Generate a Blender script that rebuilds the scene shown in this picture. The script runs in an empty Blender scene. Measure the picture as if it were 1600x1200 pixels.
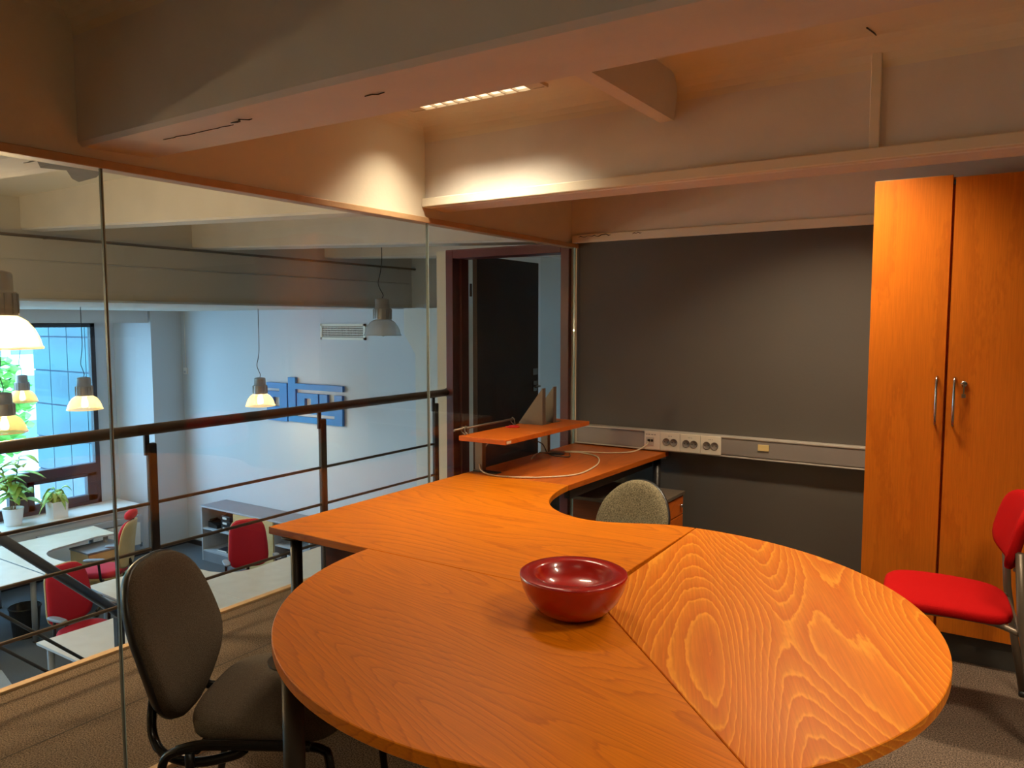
import bpy, bmesh, math, random
from mathutils import Vector, Matrix
random.seed(7)
SC = bpy.context.scene
COL = SC.collection
PI = math.pi

# ------------------------------------------------------------------ camera, world, light, exposure
H = 1.5
cam_d = bpy.data.cameras.new('camera'); cam = bpy.data.objects.new('camera', cam_d); COL.objects.link(cam)
cam_d.sensor_width = 36.0; cam_d.lens = 36.0*1202/1600; cam_d.clip_start = 0.05; cam_d.clip_end = 400
cam.location = (0, 0, H)
cam.rotation_euler = (math.radians(90-4.6137), 0, math.radians(33.1626))
SC.camera = cam

w = bpy.data.worlds.new('sky'); SC.world = w; w.use_nodes = True
nt = w.node_tree; nt.nodes.clear()
wo = nt.nodes.new('ShaderNodeOutputWorld'); wb = nt.nodes.new('ShaderNodeBackground')
wb.inputs[0].default_value = (0.50, 0.77, 1.0, 1); wb.inputs[1].default_value = 13.0
nt.links.new(wb.outputs[0], wo.inputs[0])

SC.view_settings.view_transform = 'Standard'; SC.view_settings.look = 'None'
SC.view_settings.gamma = 1.0; SC.view_settings.use_curve_mapping = False
SC.view_settings.exposure = 0.0
SC.cycles.max_bounces = 9; SC.cycles.diffuse_bounces = 5; SC.cycles.transparent_max_bounces = 24
SC.cycles.caustics_reflective = False; SC.cycles.caustics_refractive = False
SC.cycles.sample_clamp_indirect = 6.0

WARM = (1.0, 0.84, 0.60)
STRIP_W = 21.5
PEND_W = 75.0
def area_lamp(name, loc, sx, sy, watts, col, spread=120, rot=(0, 0, 0), portal=False):
    d = bpy.data.lights.new(name, 'AREA'); d.shape = 'RECTANGLE'; d.size = sx; d.size_y = sy
    d.energy = watts; d.color = col; d.spread = math.radians(spread)
    o = bpy.data.objects.new(name, d); COL.objects.link(o); o.location = loc; o.rotation_euler = rot
    if portal: d.cycles.is_portal = True
    return o
# ceiling strips: centre x, centre y, length, width, watts (housings are built further down at the same places)
ZC = 2.42
STRIPS = [(-1.90, 2.56, 0.66, 0.15, 0.60), (-0.75, 3.50, 0.66, 0.15, 0.95), (0.45, 2.10, 0.66, 0.15, 0.95), (-0.6, 0.30, 0.66, 0.15, 0.22), (1.2, 0.6, 0.66, 0.15, 1.0)]  # last two are out of view, added to raise the ambient light
for i, (sx, sy, L, W_, k) in enumerate(STRIPS):
    area_lamp('strip_light_lamp', (sx, sy, ZC-0.015), L*0.78, W_*0.8, STRIP_W*k, WARM, 118 if i else 102)
area_lamp('window_portal', (-11.5, 4.25, 0.1), 2.6, 4.0, 1, (1, 1, 1), 180, (0, -PI/2, 0), True)
area_lamp('window_portal', (-11.5, -0.6, 0.1), 2.6, 3.6, 1, (1, 1, 1), 180, (0, -PI/2, 0), True)

# ------------------------------------------------------------------ materials
def lin(c):
    c = c/255.0
    return c/12.92 if c <= 0.04045 else ((c+0.055)/1.055)**2.4
def rgb(r, g, b): return (lin(r), lin(g), lin(b), 1)
MATS = {}
def mat(name, col, rough=0.5, metal=0.0, spec=0.5, noise=None, bump=None, coat=0.0, emit=None, es=0.0, alpha=1.0):
    """noise=(scale, colour2, contrast) ; bump=(scale, strength)"""
    if name in MATS: return MATS[name]
    m = bpy.data.materials.new(name); m.use_nodes = True; n = m.node_tree.nodes; l = m.node_tree.links
    b = n['Principled BSDF']; b.inputs['Base Color'].default_value = col
    b.inputs['Roughness'].default_value = rough; b.inputs['Metallic'].default_value = metal
    b.inputs['Specular IOR Level'].default_value = spec; b.inputs['Coat Weight'].default_value = coat
    b.inputs['Coat Roughness'].default_value = 0.08
    if emit: b.inputs['Emission Color'].default_value = emit; b.inputs['Emission Strength'].default_value = es
    tc = n.new('ShaderNodeTexCoord')
    if noise:
        t = n.new('ShaderNodeTexNoise'); t.inputs['Scale'].default_value = noise[0]; t.inputs['Detail'].default_value = 3
        r = n.new('ShaderNodeValToRGB'); k = noise[2]
        r.color_ramp.elements[0].position = 0.5-k; r.color_ramp.elements[1].position = 0.5+k
        r.color_ramp.elements[0].color = col; r.color_ramp.elements[1].color = noise[1]
        l.new(tc.outputs['Object'], t.inputs['Vector']); l.new(t.outputs['Fac'], r.inputs[0]); l.new(r.outputs[0], b.inputs['Base Color'])
    if bump:
        t2 = n.new('ShaderNodeTexNoise'); t2.inputs['Scale'].default_value = bump[0]; t2.inputs['Detail'].default_value = 4
        bm_ = n.new('ShaderNodeBump'); bm_.inputs['Strength'].default_value = bump[1]; bm_.inputs['Distance'].default_value = 0.01
        l.new(tc.outputs['Object'], t2.inputs['Vector']); l.new(t2.outputs['Fac'], bm_.inputs['Height']); l.new(bm_.outputs[0], b.inputs['Normal'])
    MATS[name] = m; return m

def wood(name, base, line, angle=0.0, sc=1.0, bands=9.0, contrast=0.6, rough=0.38, vert=False, seed=0.0, fine=(0.86, 1.06), coat=0.0):
    """cathedral grain: contour lines of a stretched noise; grain runs along local x (or z when vert)"""
    m = bpy.data.materials.new(name); m.use_nodes = True; n = m.node_tree.nodes; l = m.node_tree.links
    b = n['Principled BSDF']; b.inputs['Roughness'].default_value = rough; b.inputs['Specular IOR Level'].default_value = 0.35
    b.inputs['Coat Weight'].default_value = coat; b.inputs['Coat Roughness'].default_value = 0.25
    tc = n.new('ShaderNodeTexCoord'); mp0 = n.new('ShaderNodeMapping')
    mp0.inputs['Rotation'].default_value = (0, PI/2 if vert else 0, -angle)
    mp0.inputs['Location'].default_value = (seed, seed*0.7, 0)
    l.new(tc.outputs['Object'], mp0.inputs[0])
    def stretch(sx, sy, sz):
        mm = n.new('ShaderNodeMapping'); mm.inputs['Scale'].default_value = (sx*sc, sy*sc, sz*sc)
        l.new(mp0.outputs[0], mm.inputs[0]); return mm
    s1 = stretch(0.55, 3.2, 3.2)
    t1 = n.new('ShaderNodeTexNoise'); t1.inputs['Scale'].default_value = 1.0; t1.inputs['Detail'].default_value = 1.2
    t1.inputs['Roughness'].default_value = 0.3; t1.inputs['Distortion'].default_value = 0.1
    l.new(s1.outputs[0], t1.inputs['Vector'])
    s3 = stretch(14, 60, 60)
    t3 = n.new('ShaderNodeTexNoise'); t3.inputs['Scale'].default_value = 1.0; t3.inputs['Detail'].default_value = 2
    l.new(s3.outputs[0], t3.inputs['Vector'])
    mu = n.new('ShaderNodeMath'); mu.operation = 'MULTIPLY_ADD'; mu.inputs[1].default_value = bands*4
    l.new(t1.outputs['Fac'], mu.inputs[0])
    wv = n.new('ShaderNodeMath'); wv.operation = 'MULTIPLY'; wv.inputs[1].default_value = 0.5
    l.new(t3.outputs['Fac'], wv.inputs[0]); l.new(wv.outputs[0], mu.inputs[2])
    fr = n.new('ShaderNodeMath'); fr.operation = 'FRACT'; l.new(mu.outputs[0], fr.inputs[0])
    r1 = n.new('ShaderNodeValToRGB'); e = r1.color_ramp.elements
    e[0].position = 0.0; e[0].color = (0, 0, 0, 1); e[1].position = 1.0; e[1].color = (0, 0, 0, 1)
    x = e.new(0.72); x.color = (0.35, 0.35, 0.35, 1); x = e.new(0.90); x.color = (1, 1, 1, 1)
    l.new(fr.outputs[0], r1.inputs[0])
    s2 = stretch(6, 190, 190)
    t2 = n.new('ShaderNodeTexNoise'); t2.inputs['Scale'].default_value = 1.0; t2.inputs['Detail'].default_value = 3
    l.new(s2.outputs[0], t2.inputs['Vector'])
    mx = n.new('ShaderNodeMix'); mx.data_type = 'RGBA'; mx.inputs['A'].default_value = base; mx.inputs['B'].default_value = line
    cm = n.new('ShaderNodeMath'); cm.operation = 'MULTIPLY'; cm.inputs[1].default_value = contrast
    l.new(r1.outputs[0], cm.inputs[0]); l.new(cm.outputs[0], mx.inputs['Factor'])
    mr = n.new('ShaderNodeMapRange'); mr.inputs[1].default_value = 0.3; mr.inputs[2].default_value = 0.7
    mr.inputs[3].default_value = fine[0]; mr.inputs[4].default_value = fine[1]; l.new(t2.outputs['Fac'], mr.inputs[0])
    vm = n.new('ShaderNodeVectorMath'); vm.operation = 'SCALE'
    l.new(mx.outputs['Result'], vm.inputs[0]); l.new(mr.outputs[0], vm.inputs['Scale'])
    l.new(vm.outputs[0], b.inputs['Base Color'])
    MATS[name] = m; return m

def glass_mat(name, tint=(1, 1, 1, 1), boost=1.0, rough=0.0):
    m = bpy.data.materials.new(name); m.use_nodes = True; n = m.node_tree.nodes; l = m.node_tree.links
    n.clear(); o = n.new('ShaderNodeOutputMaterial'); t = n.new('ShaderNodeBsdfTransparent'); t.inputs[0].default_value = tint
    g = n.new('ShaderNodeBsdfGlossy'); g.inputs['Roughness'].default_value = rough
    lw = n.new('ShaderNodeLayerWeight'); lw.inputs[0].default_value = 0.5
    p = n.new('ShaderNodeMath'); p.operation = 'POWER'; p.inputs[1].default_value = 5
    a = n.new('ShaderNodeMath'); a.operation = 'MULTIPLY_ADD'; a.inputs[1].default_value = 0.95*boost; a.inputs[2].default_value = 0.043*boost; a.use_clamp = True
    mx = n.new('ShaderNodeMixShader')
    l.new(lw.outputs['Facing'], p.inputs[0]); l.new(p.outputs[0], a.inputs[0]); l.new(a.outputs[0], mx.inputs[0])
    l.new(t.outputs[0], mx.inputs[1]); l.new(g.outputs[0], mx.inputs[2]); l.new(mx.outputs[0], o.inputs[0])
    MATS[name] = m; return m

def shade_mat(name, emit, es, tr=0.3, tint=(1, 0.95, 0.85, 1), base=(0.62, 0.46, 0.22, 1)):
    m = bpy.data.materials.new(name); m.use_nodes = True; n = m.node_tree.nodes; l = m.node_tree.links
    n.clear(); o = n.new('ShaderNodeOutputMaterial'); t = n.new('ShaderNodeBsdfTransparent'); t.inputs[0].default_value = tint
    pr = n.new('ShaderNodeBsdfPrincipled'); pr.inputs['Base Color'].default_value = base; pr.inputs['Roughness'].default_value = 0.15
    pr.inputs['Emission Color'].default_value = emit; pr.inputs['Emission Strength'].default_value = es
    wv = n.new('ShaderNodeTexCoord'); no = n.new('ShaderNodeTexNoise'); no.inputs['Scale'].default_value = 9
    l.new(wv.outputs['Object'], no.inputs['Vector'])
    mx = n.new('ShaderNodeMixShader'); mr = n.new('ShaderNodeMapRange'); mr.inputs[3].default_value = 1-tr-0.08; mr.inputs[4].default_value = 1-tr+0.08
    l.new(no.outputs['Fac'], mr.inputs[0]); l.new(mr.outputs[0], mx.inputs[0])
    l.new(t.outputs[0], mx.inputs[1]); l.new(pr.outputs[0], mx.inputs[2]); l.new(mx.outputs[0], o.inputs[0])
    MATS[name] = m; return m

paint = mat('cream_paint', rgb(224, 216, 196), 0.75, noise=(2.5, rgb(218, 209, 188), 0.25), bump=(60, 0.06))
soffit = mat('soffit_paint', rgb(218, 212, 204), 0.8, noise=(5, rgb(210, 204, 196), 0.2), bump=(30, 0.12))
hallwall = mat('hall_wall_paint', rgb(196, 205, 212), 0.7, noise=(1.5, rgb(190, 199, 207), 0.3), bump=(50, 0.05))
hallgrey = mat('hall_bulkhead_paint', rgb(200, 196, 188), 0.8, noise=(3, rgb(192, 189, 182), 0.3))
darkwall = mat('dark_grey_paint', rgb(90, 83, 74), 0.7, noise=(3, rgb(86, 79, 71), 0.3), bump=(80, 0.05))
carpet = mat('brown_carpet', rgb(66, 54, 46), 0.95, spec=0.1, noise=(190, rgb(132, 112, 95), 0.13), bump=(190, 0.45))
carpetline = mat('carpet_seam', rgb(70, 61, 54), 0.95)
hallcarpet = mat('hall_carpet', rgb(72, 80, 88), 0.95, noise=(120, rgb(96, 104, 112), 0.2), bump=(150, 0.5))
palefloor = mat('pale_floor', rgb(168, 178, 186), 0.5, noise=(3, rgb(160, 170, 178), 0.3))
edgewood = mat('pale_edge_wood', rgb(196, 160, 120), 0.5, noise=(20, rgb(182, 146, 106), 0.3))
railm = mat('dark_rail_metal', rgb(108, 96, 88), 0.32, 0.45, noise=(6, rgb(100, 88, 80), 0.3))
postm = mat('black_post_metal', rgb(36, 38, 46), 0.5, 0.0, noise=(9, rgb(30, 32, 39), 0.3))
chrome = mat('chrome', rgb(190, 186, 180), 0.2, 1.0, noise=(9, rgb(182, 178, 172), 0.3))
aluhouse = mat('lamp_aluminium', rgb(178, 172, 168), 0.42, 0.4, noise=(12, rgb(160, 154, 150), 0.3))
blackp = mat('black_plastic', rgb(24, 23, 23), 0.38, noise=(20, rgb(30, 29, 28), 0.3))
blacktube = mat('black_tube', rgb(20, 19, 19), 0.22, 0.3, noise=(9, rgb(26, 25, 24), 0.3))
brownfab = mat('brown_grey_fabric', rgb(78, 68, 57), 0.9, spec=0.25, noise=(300, rgb(108, 95, 79), 0.2), bump=(420, 0.5))
greyfab = mat('grey_green_fabric', rgb(88, 80, 60), 0.9, spec=0.25, noise=(200, rgb(140, 128, 100), 0.14), bump=(300, 0.5))
redfab = mat('red_fabric', rgb(180, 12, 13), 0.9, spec=0.12, noise=(300, rgb(166, 9, 10), 0.3), bump=(300, 0.25))
hallred = mat('crimson_fabric', rgb(196, 28, 52), 0.85, noise=(200, rgb(180, 22, 44), 0.3))
taupem = mat('taupe_metal', rgb(122, 108, 92), 0.42, 0.5, noise=(15, rgb(114, 100, 86), 0.3))
trunkm = mat('grey_trunking', rgb(150, 140, 132), 0.42, 0.25, noise=(4, rgb(144, 134, 126), 0.3))
trunklip = mat('trunking_lip', rgb(196, 186, 172), 0.4, 0.3, noise=(4, rgb(188, 178, 164), 0.3))
sockw = mat('socket_white', rgb(226, 214, 192), 0.35, noise=(10, rgb(220, 208, 186), 0.3))
sockd = mat('socket_dark', rgb(132, 120, 106), 0.4, noise=(10, rgb(116, 105, 93), 0.3))
ink = mat('grey_print', rgb(110, 100, 92), 0.6, noise=(10, rgb(104, 94, 86), 0.3))
doorp = mat('maroon_door_frame_paint', rgb(120, 46, 48), 0.4, noise=(5, rgb(84, 32, 34), 0.3))
leafp = mat('dark_maroon_door', rgb(52, 26, 30), 0.45, noise=(4, rgb(34, 21, 23), 0.3))
bowlm = mat('red_lacquer', rgb(164, 10, 6), 0.3, spec=0.4, noise=(4, rgb(156, 8, 5), 0.3), coat=1.0)
cablew = mat('cream_cable', rgb(206, 190, 160), 0.5, noise=(9, rgb(198, 182, 152), 0.3))
birch = mat('birch_laminate', rgb(214, 200, 176), 0.42, noise=(7, rgb(204, 188, 162), 0.25))
birchdoor = mat('birch_door', rgb(206, 180, 128), 0.45, noise=(9, rgb(194, 166, 112), 0.25))
greylam = mat('grey_laminate', rgb(128, 136, 146), 0.5, noise=(5, rgb(120, 128, 138), 0.3))
greytrim = mat('pale_grey_edge', rgb(176, 186, 196), 0.45, noise=(5, rgb(168, 178, 188), 0.3))
darkshelf = mat('dark_cabinet_inside', rgb(44, 46, 54), 0.6, noise=(5, rgb(38, 40, 48), 0.3))
legm = mat('desk_leg_metal', rgb(74, 66, 58), 0.42, 0.55, noise=(7, rgb(68, 60, 53), 0.3))
legd = mat('dark_desk_leg_metal', rgb(58, 54, 50), 0.4, 0.5, noise=(7, rgb(52, 48, 45), 0.3))
winframe = mat('window_frame_dark', rgb(44, 44, 54), 0.45, noise=(5, rgb(40, 40, 49), 0.3))
whitep = mat('white_plastic', rgb(232, 232, 228), 0.4, noise=(8, rgb(226, 226, 222), 0.3))
whitepot = mat('white_ceramic', rgb(236, 238, 240), 0.25, noise=(8, rgb(230, 232, 234), 0.3))
soilm = mat('soil', rgb(50, 38, 30), 0.95, noise=(60, rgb(34, 26, 20), 0.2), bump=(60, 0.8))
leafm = mat('leaf_green', rgb(130, 184, 70), 0.4, noise=(14, rgb(170, 206, 110), 0.2))
leafm2 = mat('leaf_variegated', rgb(130, 190, 80), 0.4, noise=(22, rgb(190, 215, 130), 0.15))
stemm = mat('stem_brown', rgb(84, 74, 44), 0.7, noise=(14, rgb(70, 60, 34), 0.2))
bluem = mat('logo_blue', rgb(0, 112, 186), 0.45, noise=(5, rgb(0, 106, 178), 0.3))
ventm = mat('vent_cream', rgb(226, 226, 212), 0.5, noise=(8, rgb(218, 218, 204), 0.3))
ventd = mat('vent_dark', rgb(40, 42, 44), 0.7, noise=(8, rgb(34, 36, 38), 0.3))
plastery = mat('grey_plaster_patch', rgb(120, 116, 114), 0.9, noise=(12, rgb(104, 100, 98), 0.2), bump=(30, 0.4))
ductm = mat('galvanised_duct', rgb(170, 168, 164), 0.22, 0.9, noise=(6, rgb(158, 156, 152), 0.3))
tubeE = mat('lit_tube', rgb(255, 240, 210), 0.5, emit=(1.0, 0.82, 0.55, 1), es=1.6, noise=(5, rgb(255, 238, 205), 0.3))
louv = mat('louvre_white', rgb(226, 216, 196), 0.35, 0.2, noise=(9, rgb(220, 210, 190), 0.3))
jointm = mat('silicone_joint', rgb(96, 104, 100), 0.35, noise=(9, rgb(88, 96, 92), 0.3))
jointp = mat('pale_glass_edge', rgb(176, 200, 196), 0.25, noise=(9, rgb(166, 190, 186), 0.3))
inkblack = mat('crack_dark', rgb(56, 38, 28), 0.9, noise=(30, rgb(44, 30, 22), 0.3))
redpl = mat('red_plastic', rgb(206, 30, 24), 0.4, noise=(9, rgb(196, 26, 20), 0.3))
binm = mat('black_wire_bin', rgb(16, 17, 19), 0.5, noise=(60, rgb(30, 31, 34), 0.2))
yellowp = mat('cream_outlet', rgb(226, 196, 132), 0.45, noise=(9, rgb(218, 188, 124), 0.3))
glass = glass_mat('partition_glass', (0.955, 0.98, 0.972, 1), 1.05)
wglass = glass_mat('window_glass', (0.84, 0.92, 0.96, 1), 0.8)
shade_on = shade_mat('lit_shade', (1.0, 0.68, 0.28, 1), 0.95, 0.36)
shade_dim = shade_mat('dim_lit_shade', (1.0, 0.58, 0.26, 1), 0.4, 0.32)
shade_off = shade_mat('unlit_shade', (1, 1, 1, 1), 0.0, 0.35, (0.9, 0.95, 0.98, 1), (0.75, 0.75, 0.74, 1))
bulbE = mat('lit_bulb', rgb(255, 240, 200), 0.5, emit=(1.0, 0.86, 0.55, 1), es=14, noise=(5, rgb(255, 238, 205), 0.3))
# woods: orange-brown alder
WB, WL = rgb(204, 112, 8), rgb(160, 74, 4)
w_desk = wood('desk_wood', WB, WL, 0.0, 1.05, 6.0, 0.62, seed=3.1)
w_left = wood('table_wood_left', WB, WL, math.radians(-16), 1.3, 7.0, 0.6, seed=11.3)
w_right = wood('table_wood_right', rgb(192, 97, 7), rgb(228, 146, 40), math.radians(-68), 1.15, 7.5, 0.9, seed=5.7)
w_ret = wood('return_wood', rgb(184, 92, 24), rgb(142, 60, 12), math.radians(90), 1.0, 2.5, 0.5, seed=8.2)
w_cab = wood('cabinet_wood', rgb(206, 108, 18), rgb(168, 78, 10), 0.0, 1.3, 1.2, 0.35, vert=True, seed=1.2, rough=0.42, fine=(0.88, 1.05))
w_side = wood('wood_side', rgb(196, 96, 22), rgb(150, 66, 12), 0.0, 1.0, 2.0, 0.4, seed=2.2)
w_panel = wood('dark_panel_wood', rgb(120, 60, 26), rgb(90, 42, 16), 0.0, 1.0, 2.0, 0.4, seed=6.2)

# ------------------------------------------------------------------ geometry helpers
class MB:
    def __init__(s): s.v = []; s.f = []; s.sm = []
    def add(s, vs, fs, smooth=False):
        o = len(s.v); s.v += [tuple(p) for p in vs]
        for f in fs: s.f.append(tuple(i+o for i in f)); s.sm.append(smooth)
        return s
    def box(s, x0, x1, y0, y1, z0, z1):
        v = [(x0, y0, z0), (x1, y0, z0), (x1, y1, z0), (x0, y1, z0), (x0, y0, z1), (x1, y0, z1), (x1, y1, z1), (x0, y1, z1)]
        return s.add(v, [(0, 3, 2, 1), (4, 5, 6, 7), (0, 1, 5, 4), (1, 2, 6, 5), (2, 3, 7, 6), (3, 0, 4, 7)])
    def obox(s, M, hx, hy, hz):
        v = [M @ Vector((a*hx, b*hy, c*hz)) for c in (-1, 1) for (a, b) in ((-1, -1), (1, -1), (1, 1), (-1, 1))]
        return s.add(v, [(0, 3, 2, 1), (4, 5, 6, 7), (0, 1, 5, 4), (1, 2, 6, 5), (2, 3, 7, 6), (3, 0, 4, 7)])
    def loft(s, rings, smooth=True, cap=True, closed=True):
        n = len(rings[0]); vs = [p for r in rings for p in r]; fs = []
        for i in range(len(rings)-1):
            for j in range(n if closed else n-1):
                k = (j+1) % n
                fs.append((i*n+j, i*n+k, (i+1)*n+k, (i+1)*n+j))
        s.add(vs, fs, smooth)
        if cap:
            o = len(s.v)-len(vs)
            s.f.append(tuple(o+i for i in reversed(range(n)))); s.sm.append(False)
            o2 = o+(len(rings)-1)*n
            s.f.append(tuple(o2+i for i in range(n))); s.sm.append(False)
        return s
    def prism(s, pts, z0, z1, bev=0.0):
        n = len(pts)
        if bev <= 0:
            return s.loft([[(x, y, z0) for x, y in pts], [(x, y, z1) for x, y in pts]], smooth=False)
        ins = inset(pts, bev)
        return s.loft([[(x, y, z0) for x, y in ins], [(x, y, z0+bev) for x, y in pts], [(x, y, z1-bev) for x, y in pts], [(x, y, z1) for x, y in ins]], smooth=False)
    def tube(s, pts, r, n=10, ry=None, up=Vector((0, 0, 1))):
        pts = [Vector(p) for p in pts]; rings = []
        prev = None
        for i, p in enumerate(pts):
            if i == 0: t = pts[1]-p
            elif i == len(pts)-1: t = p-pts[i-1]
            else: t = (pts[i+1]-p).normalized()+(p-pts[i-1]).normalized()
            t.normalize()
            if prev is None:
                a = up.cross(t)
                if a.length < 1e-3: a = Vector((1, 0, 0)).cross(t)
                a.normalize()
            else:
                a = prev-t*prev.dot(t); a.normalize()
            prev = a; b = t.cross(a)
            rr = r[i] if isinstance(r, (list, tuple)) else r
            r2 = ry if ry else rr
            rings.append([p+a*math.cos(q)*rr+b*math.sin(q)*r2 for q in [2*PI*k/n for k in range(n)]])
        return s.loft(rings)
    def lathe(s, prof, c=(0, 0, 0), n=32, cap=True):
        rings = [[(c[0]+r*math.cos(2*PI*k/n), c[1]+r*math.sin(2*PI*k/n), c[2]+z) for k in range(n)] for r, z in prof]
        return s.loft(rings, cap=cap)
    def obj(s, name, m, parent=None, loc=None, bevel=0.0):
        me = bpy.data.meshes.new(name); me.from_pydata(s.v, [], s.f)
        for p, q in zip(me.polygons, s.sm): p.use_smooth = q
        me.materials.append(m); me.update()
        o = bpy.data.objects.new(name, me); COL.objects.link(o)
        if parent is not None: o.parent = parent
        if loc: o.location = loc
        if bevel > 0:
            b = o.modifiers.new('bevel', 'BEVEL'); b.width = bevel; b.segments = 2; b.limit_method = 'ANGLE'; b.angle_limit = math.radians(50)
        return o
def inset(pts, d):
    n = len(pts); out = []
    A = sum(pts[i][0]*pts[(i+1) % n][1]-pts[(i+1) % n][0]*pts[i][1] for i in range(n))
    sg = 1 if A > 0 else -1
    for i in range(n):
        p0, p1, p2 = Vector(pts[i-1]), Vector(pts[i]), Vector(pts[(i+1) % n])
        a = (p1-p0); b = (p2-p1)
        if a.length < 1e-9 or b.length < 1e-9: out.append(tuple(p1)); continue
        a.normalize(); b.normalize()
        n1 = Vector((-a.y, a.x))*sg; n2 = Vector((-b.y, b.x))*sg
        m = n1+n2
        if m.length < 1e-6: m = n1
        m.normalize(); k = d/max(0.4, m.dot(n1))
        out.append(tuple(p1+m*k))
    return out
def arc(cx, cy, r, a0, a1, n):
    return [(cx+r*math.cos(math.radians(a0+(a1-a0)*i/n)), cy+r*math.sin(math.radians(a0+(a1-a0)*i/n))) for i in range(n+1)]
def bez(p0, p1, p2, p3, n=10):
    out = []
    for i in range(n+1):
        t = i/n; u = 1-t
        out.append(tuple(u**3*a+3*u*u*t*b+3*u*t*t*c+t**3*d for a, b, c, d in zip(p0, p1, p2, p3)))
    return out
def smooth_path(pts, n=6):
    P = [Vector(p) for p in pts]; out = []
    for i in range(len(P)-1):
        p0 = P[max(0, i-1)]; p1 = P[i]; p2 = P[i+1]; p3 = P[min(len(P)-1, i+2)]
        for k in range(n):
            t = k/n
            out.append(0.5*((2*p1)+(-p0+p2)*t+(2*p0-5*p1+4*p2-p3)*t*t+(-p0+3*p1-3*p2+p3)*t**3))
    out.append(P[-1]); return out
def thing(name, label, cat, loc=(0, 0, 0), rz=0.0, group=None):
    o = bpy.data.objects.new(name, None); COL.objects.link(o); o.empty_display_size = 0.1
    o.location = loc; o.rotation_euler = (0, 0, rz); o['label'] = label; o['category'] = cat
    if group: o['group'] = group
    return o
def tag(o, label, cat, group=None):
    o['label'] = label; o['category'] = cat
    if group: o['group'] = group
    return o
def struct(o, label=None):
    o['kind'] = 'structure'
    if label: o['label'] = label
    return o
def copy_tree(o, parent=None):
    c = o.copy(); COL.objects.link(c)
    if parent is not None: c.parent = parent
    for ch in list(o.children): copy_tree(ch, c)
    return c
def bx(name, m, x0, x1, y0, y1, z0, z1, parent=None, bevel=0.0):
    return MB().box(x0, x1, y0, y1, z0, z1).obj(name, m, parent, bevel=bevel)

# ------------------------------------------------------------------ setting: mezzanine room
GX, WY, EX = -2.34, 4.33, -3.38
struct(bx('floor', carpet, EX+0.02, 2.62, -2.6, 7.25, -0.22, 0.0), 'speckled brown carpet floor of the mezzanine')
struct(bx('trim_1', edgewood, EX-0.02, EX+0.02, -2.6, 7.25, -0.24, 0.012, bevel=0.003), 'pale wood edging along the open side of the mezzanine floor')
struct(bx('wall_front', darkwall, GX, 2.6, WY, WY+0.12, 0, 2.0), 'matt dark grey wall behind the desk')
struct(bx('wall_right', paint, 2.6, 2.72, -2.6, 7.25, 0, 2.5))
struct(bx('wall_back', paint, -11.8, 2.6, -2.72, -2.6, -2.0, 2.5))
struct(bx('ceiling', paint, -6.2, 2.72, -2.72, 7.4, ZC, ZC+0.15), 'cream painted ceiling between the beams')
# door wall strip + above
dw = MB().box(-3.47, -3.367, WY, WY+0.12, 0, 2.0).box(-2.379, GX, WY, WY+0.12, 0, 2.0)
struct(dw.obj('wall_left_of_door', paint), 'narrow cream wall strip beside the maroon door frame')
# wall above the glass
struct(bx('wall_left', paint, GX-0.09, GX, -2.6, WY, 1.985, ZC), 'cream wall strip above the glass partition')
struct(bx('trim_2', edgewood, GX-0.05, GX+0.012, -2.6, WY, 1.962, 1.988, bevel=0.003), 'thin rail holding the top edge of the glass')
struct(bx('trim_3', edgewood, GX-0.012, GX+0.03, -2.6, WY, 0.0, 0.022, bevel=0.003), 'thin floor rail holding the bottom edge of the glass')

def beam(name, y0, y1, zb, lab, x1=2.6, hall=True, jag=0.0):
    """concrete beam along x; soffit level over the room, rising slightly over the hall"""
    ys = [y0, y1]
    m = MB()
    xs = [x1, 1.0, -0.3, -1.4, GX] + ([-3.4, -4.4, -5.4, -6.2] if hall else [])
    rings = []
    for i, x in enumerate(xs):
        z = zb+max(0.0, (GX-x))*0.039
        j = 0.004*math.sin(i*2.3+y0)*jag
        rings.append([(x, y0, ZC+0.01), (x, y0, z+0.012+j), (x, y0+0.012, z+j), (x, y1-0.012, z-j), (x, y1, z+0.012-j), (x, y1, ZC+0.01)])
    m.loft(rings, smooth=False)
    o = m.obj(name, soffit); return struct(o, lab)
beam('trim_4', 1.24, 1.485, 2.02, 'big cream concrete beam crossing the room nearest to the camera', jag=1)
beam('trim_5', 2.84, 3.01, 2.03, 'second cream beam with a light strip along its lower edge')
beam('trim_6', 4.26, 4.50, 2.005, 'third cream beam directly above the dark grey wall')
beam('trim_7', -0.50, -0.30, 2.02, 'concrete beam behind the camera')
beam('trim_8', 5.84, 6.02, 2.03, 'beam over the walkway behind the door')
struct(bx('trim_9', paint, GX, 2.6, 2.812, 2.84, 2.032, 2.072, bevel=0.004), 'cable trunking strip along the foot of the second beam')
struct(bx('trim_10', paint, GX+0.015, 2.6, 4.238, 4.26, 1.985, 2.035, bevel=0.004), 'thin board strip above the dark grey wall')
# rib between the first and the second beam, with a slanting side
rb = MB().loft([[(x0, y, ZC+0.005), (x0+0.02, y, 2.262), (x0+0.078, y, 2.262), (x0+0.10, y, ZC+0.005)] for (x0, y) in ((-1.20, 1.48), (-1.20, 2.84))], smooth=False)
struct(rb.obj('trim_11', soffit), 'short cross rib on the ceiling between the first two beams')
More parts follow.
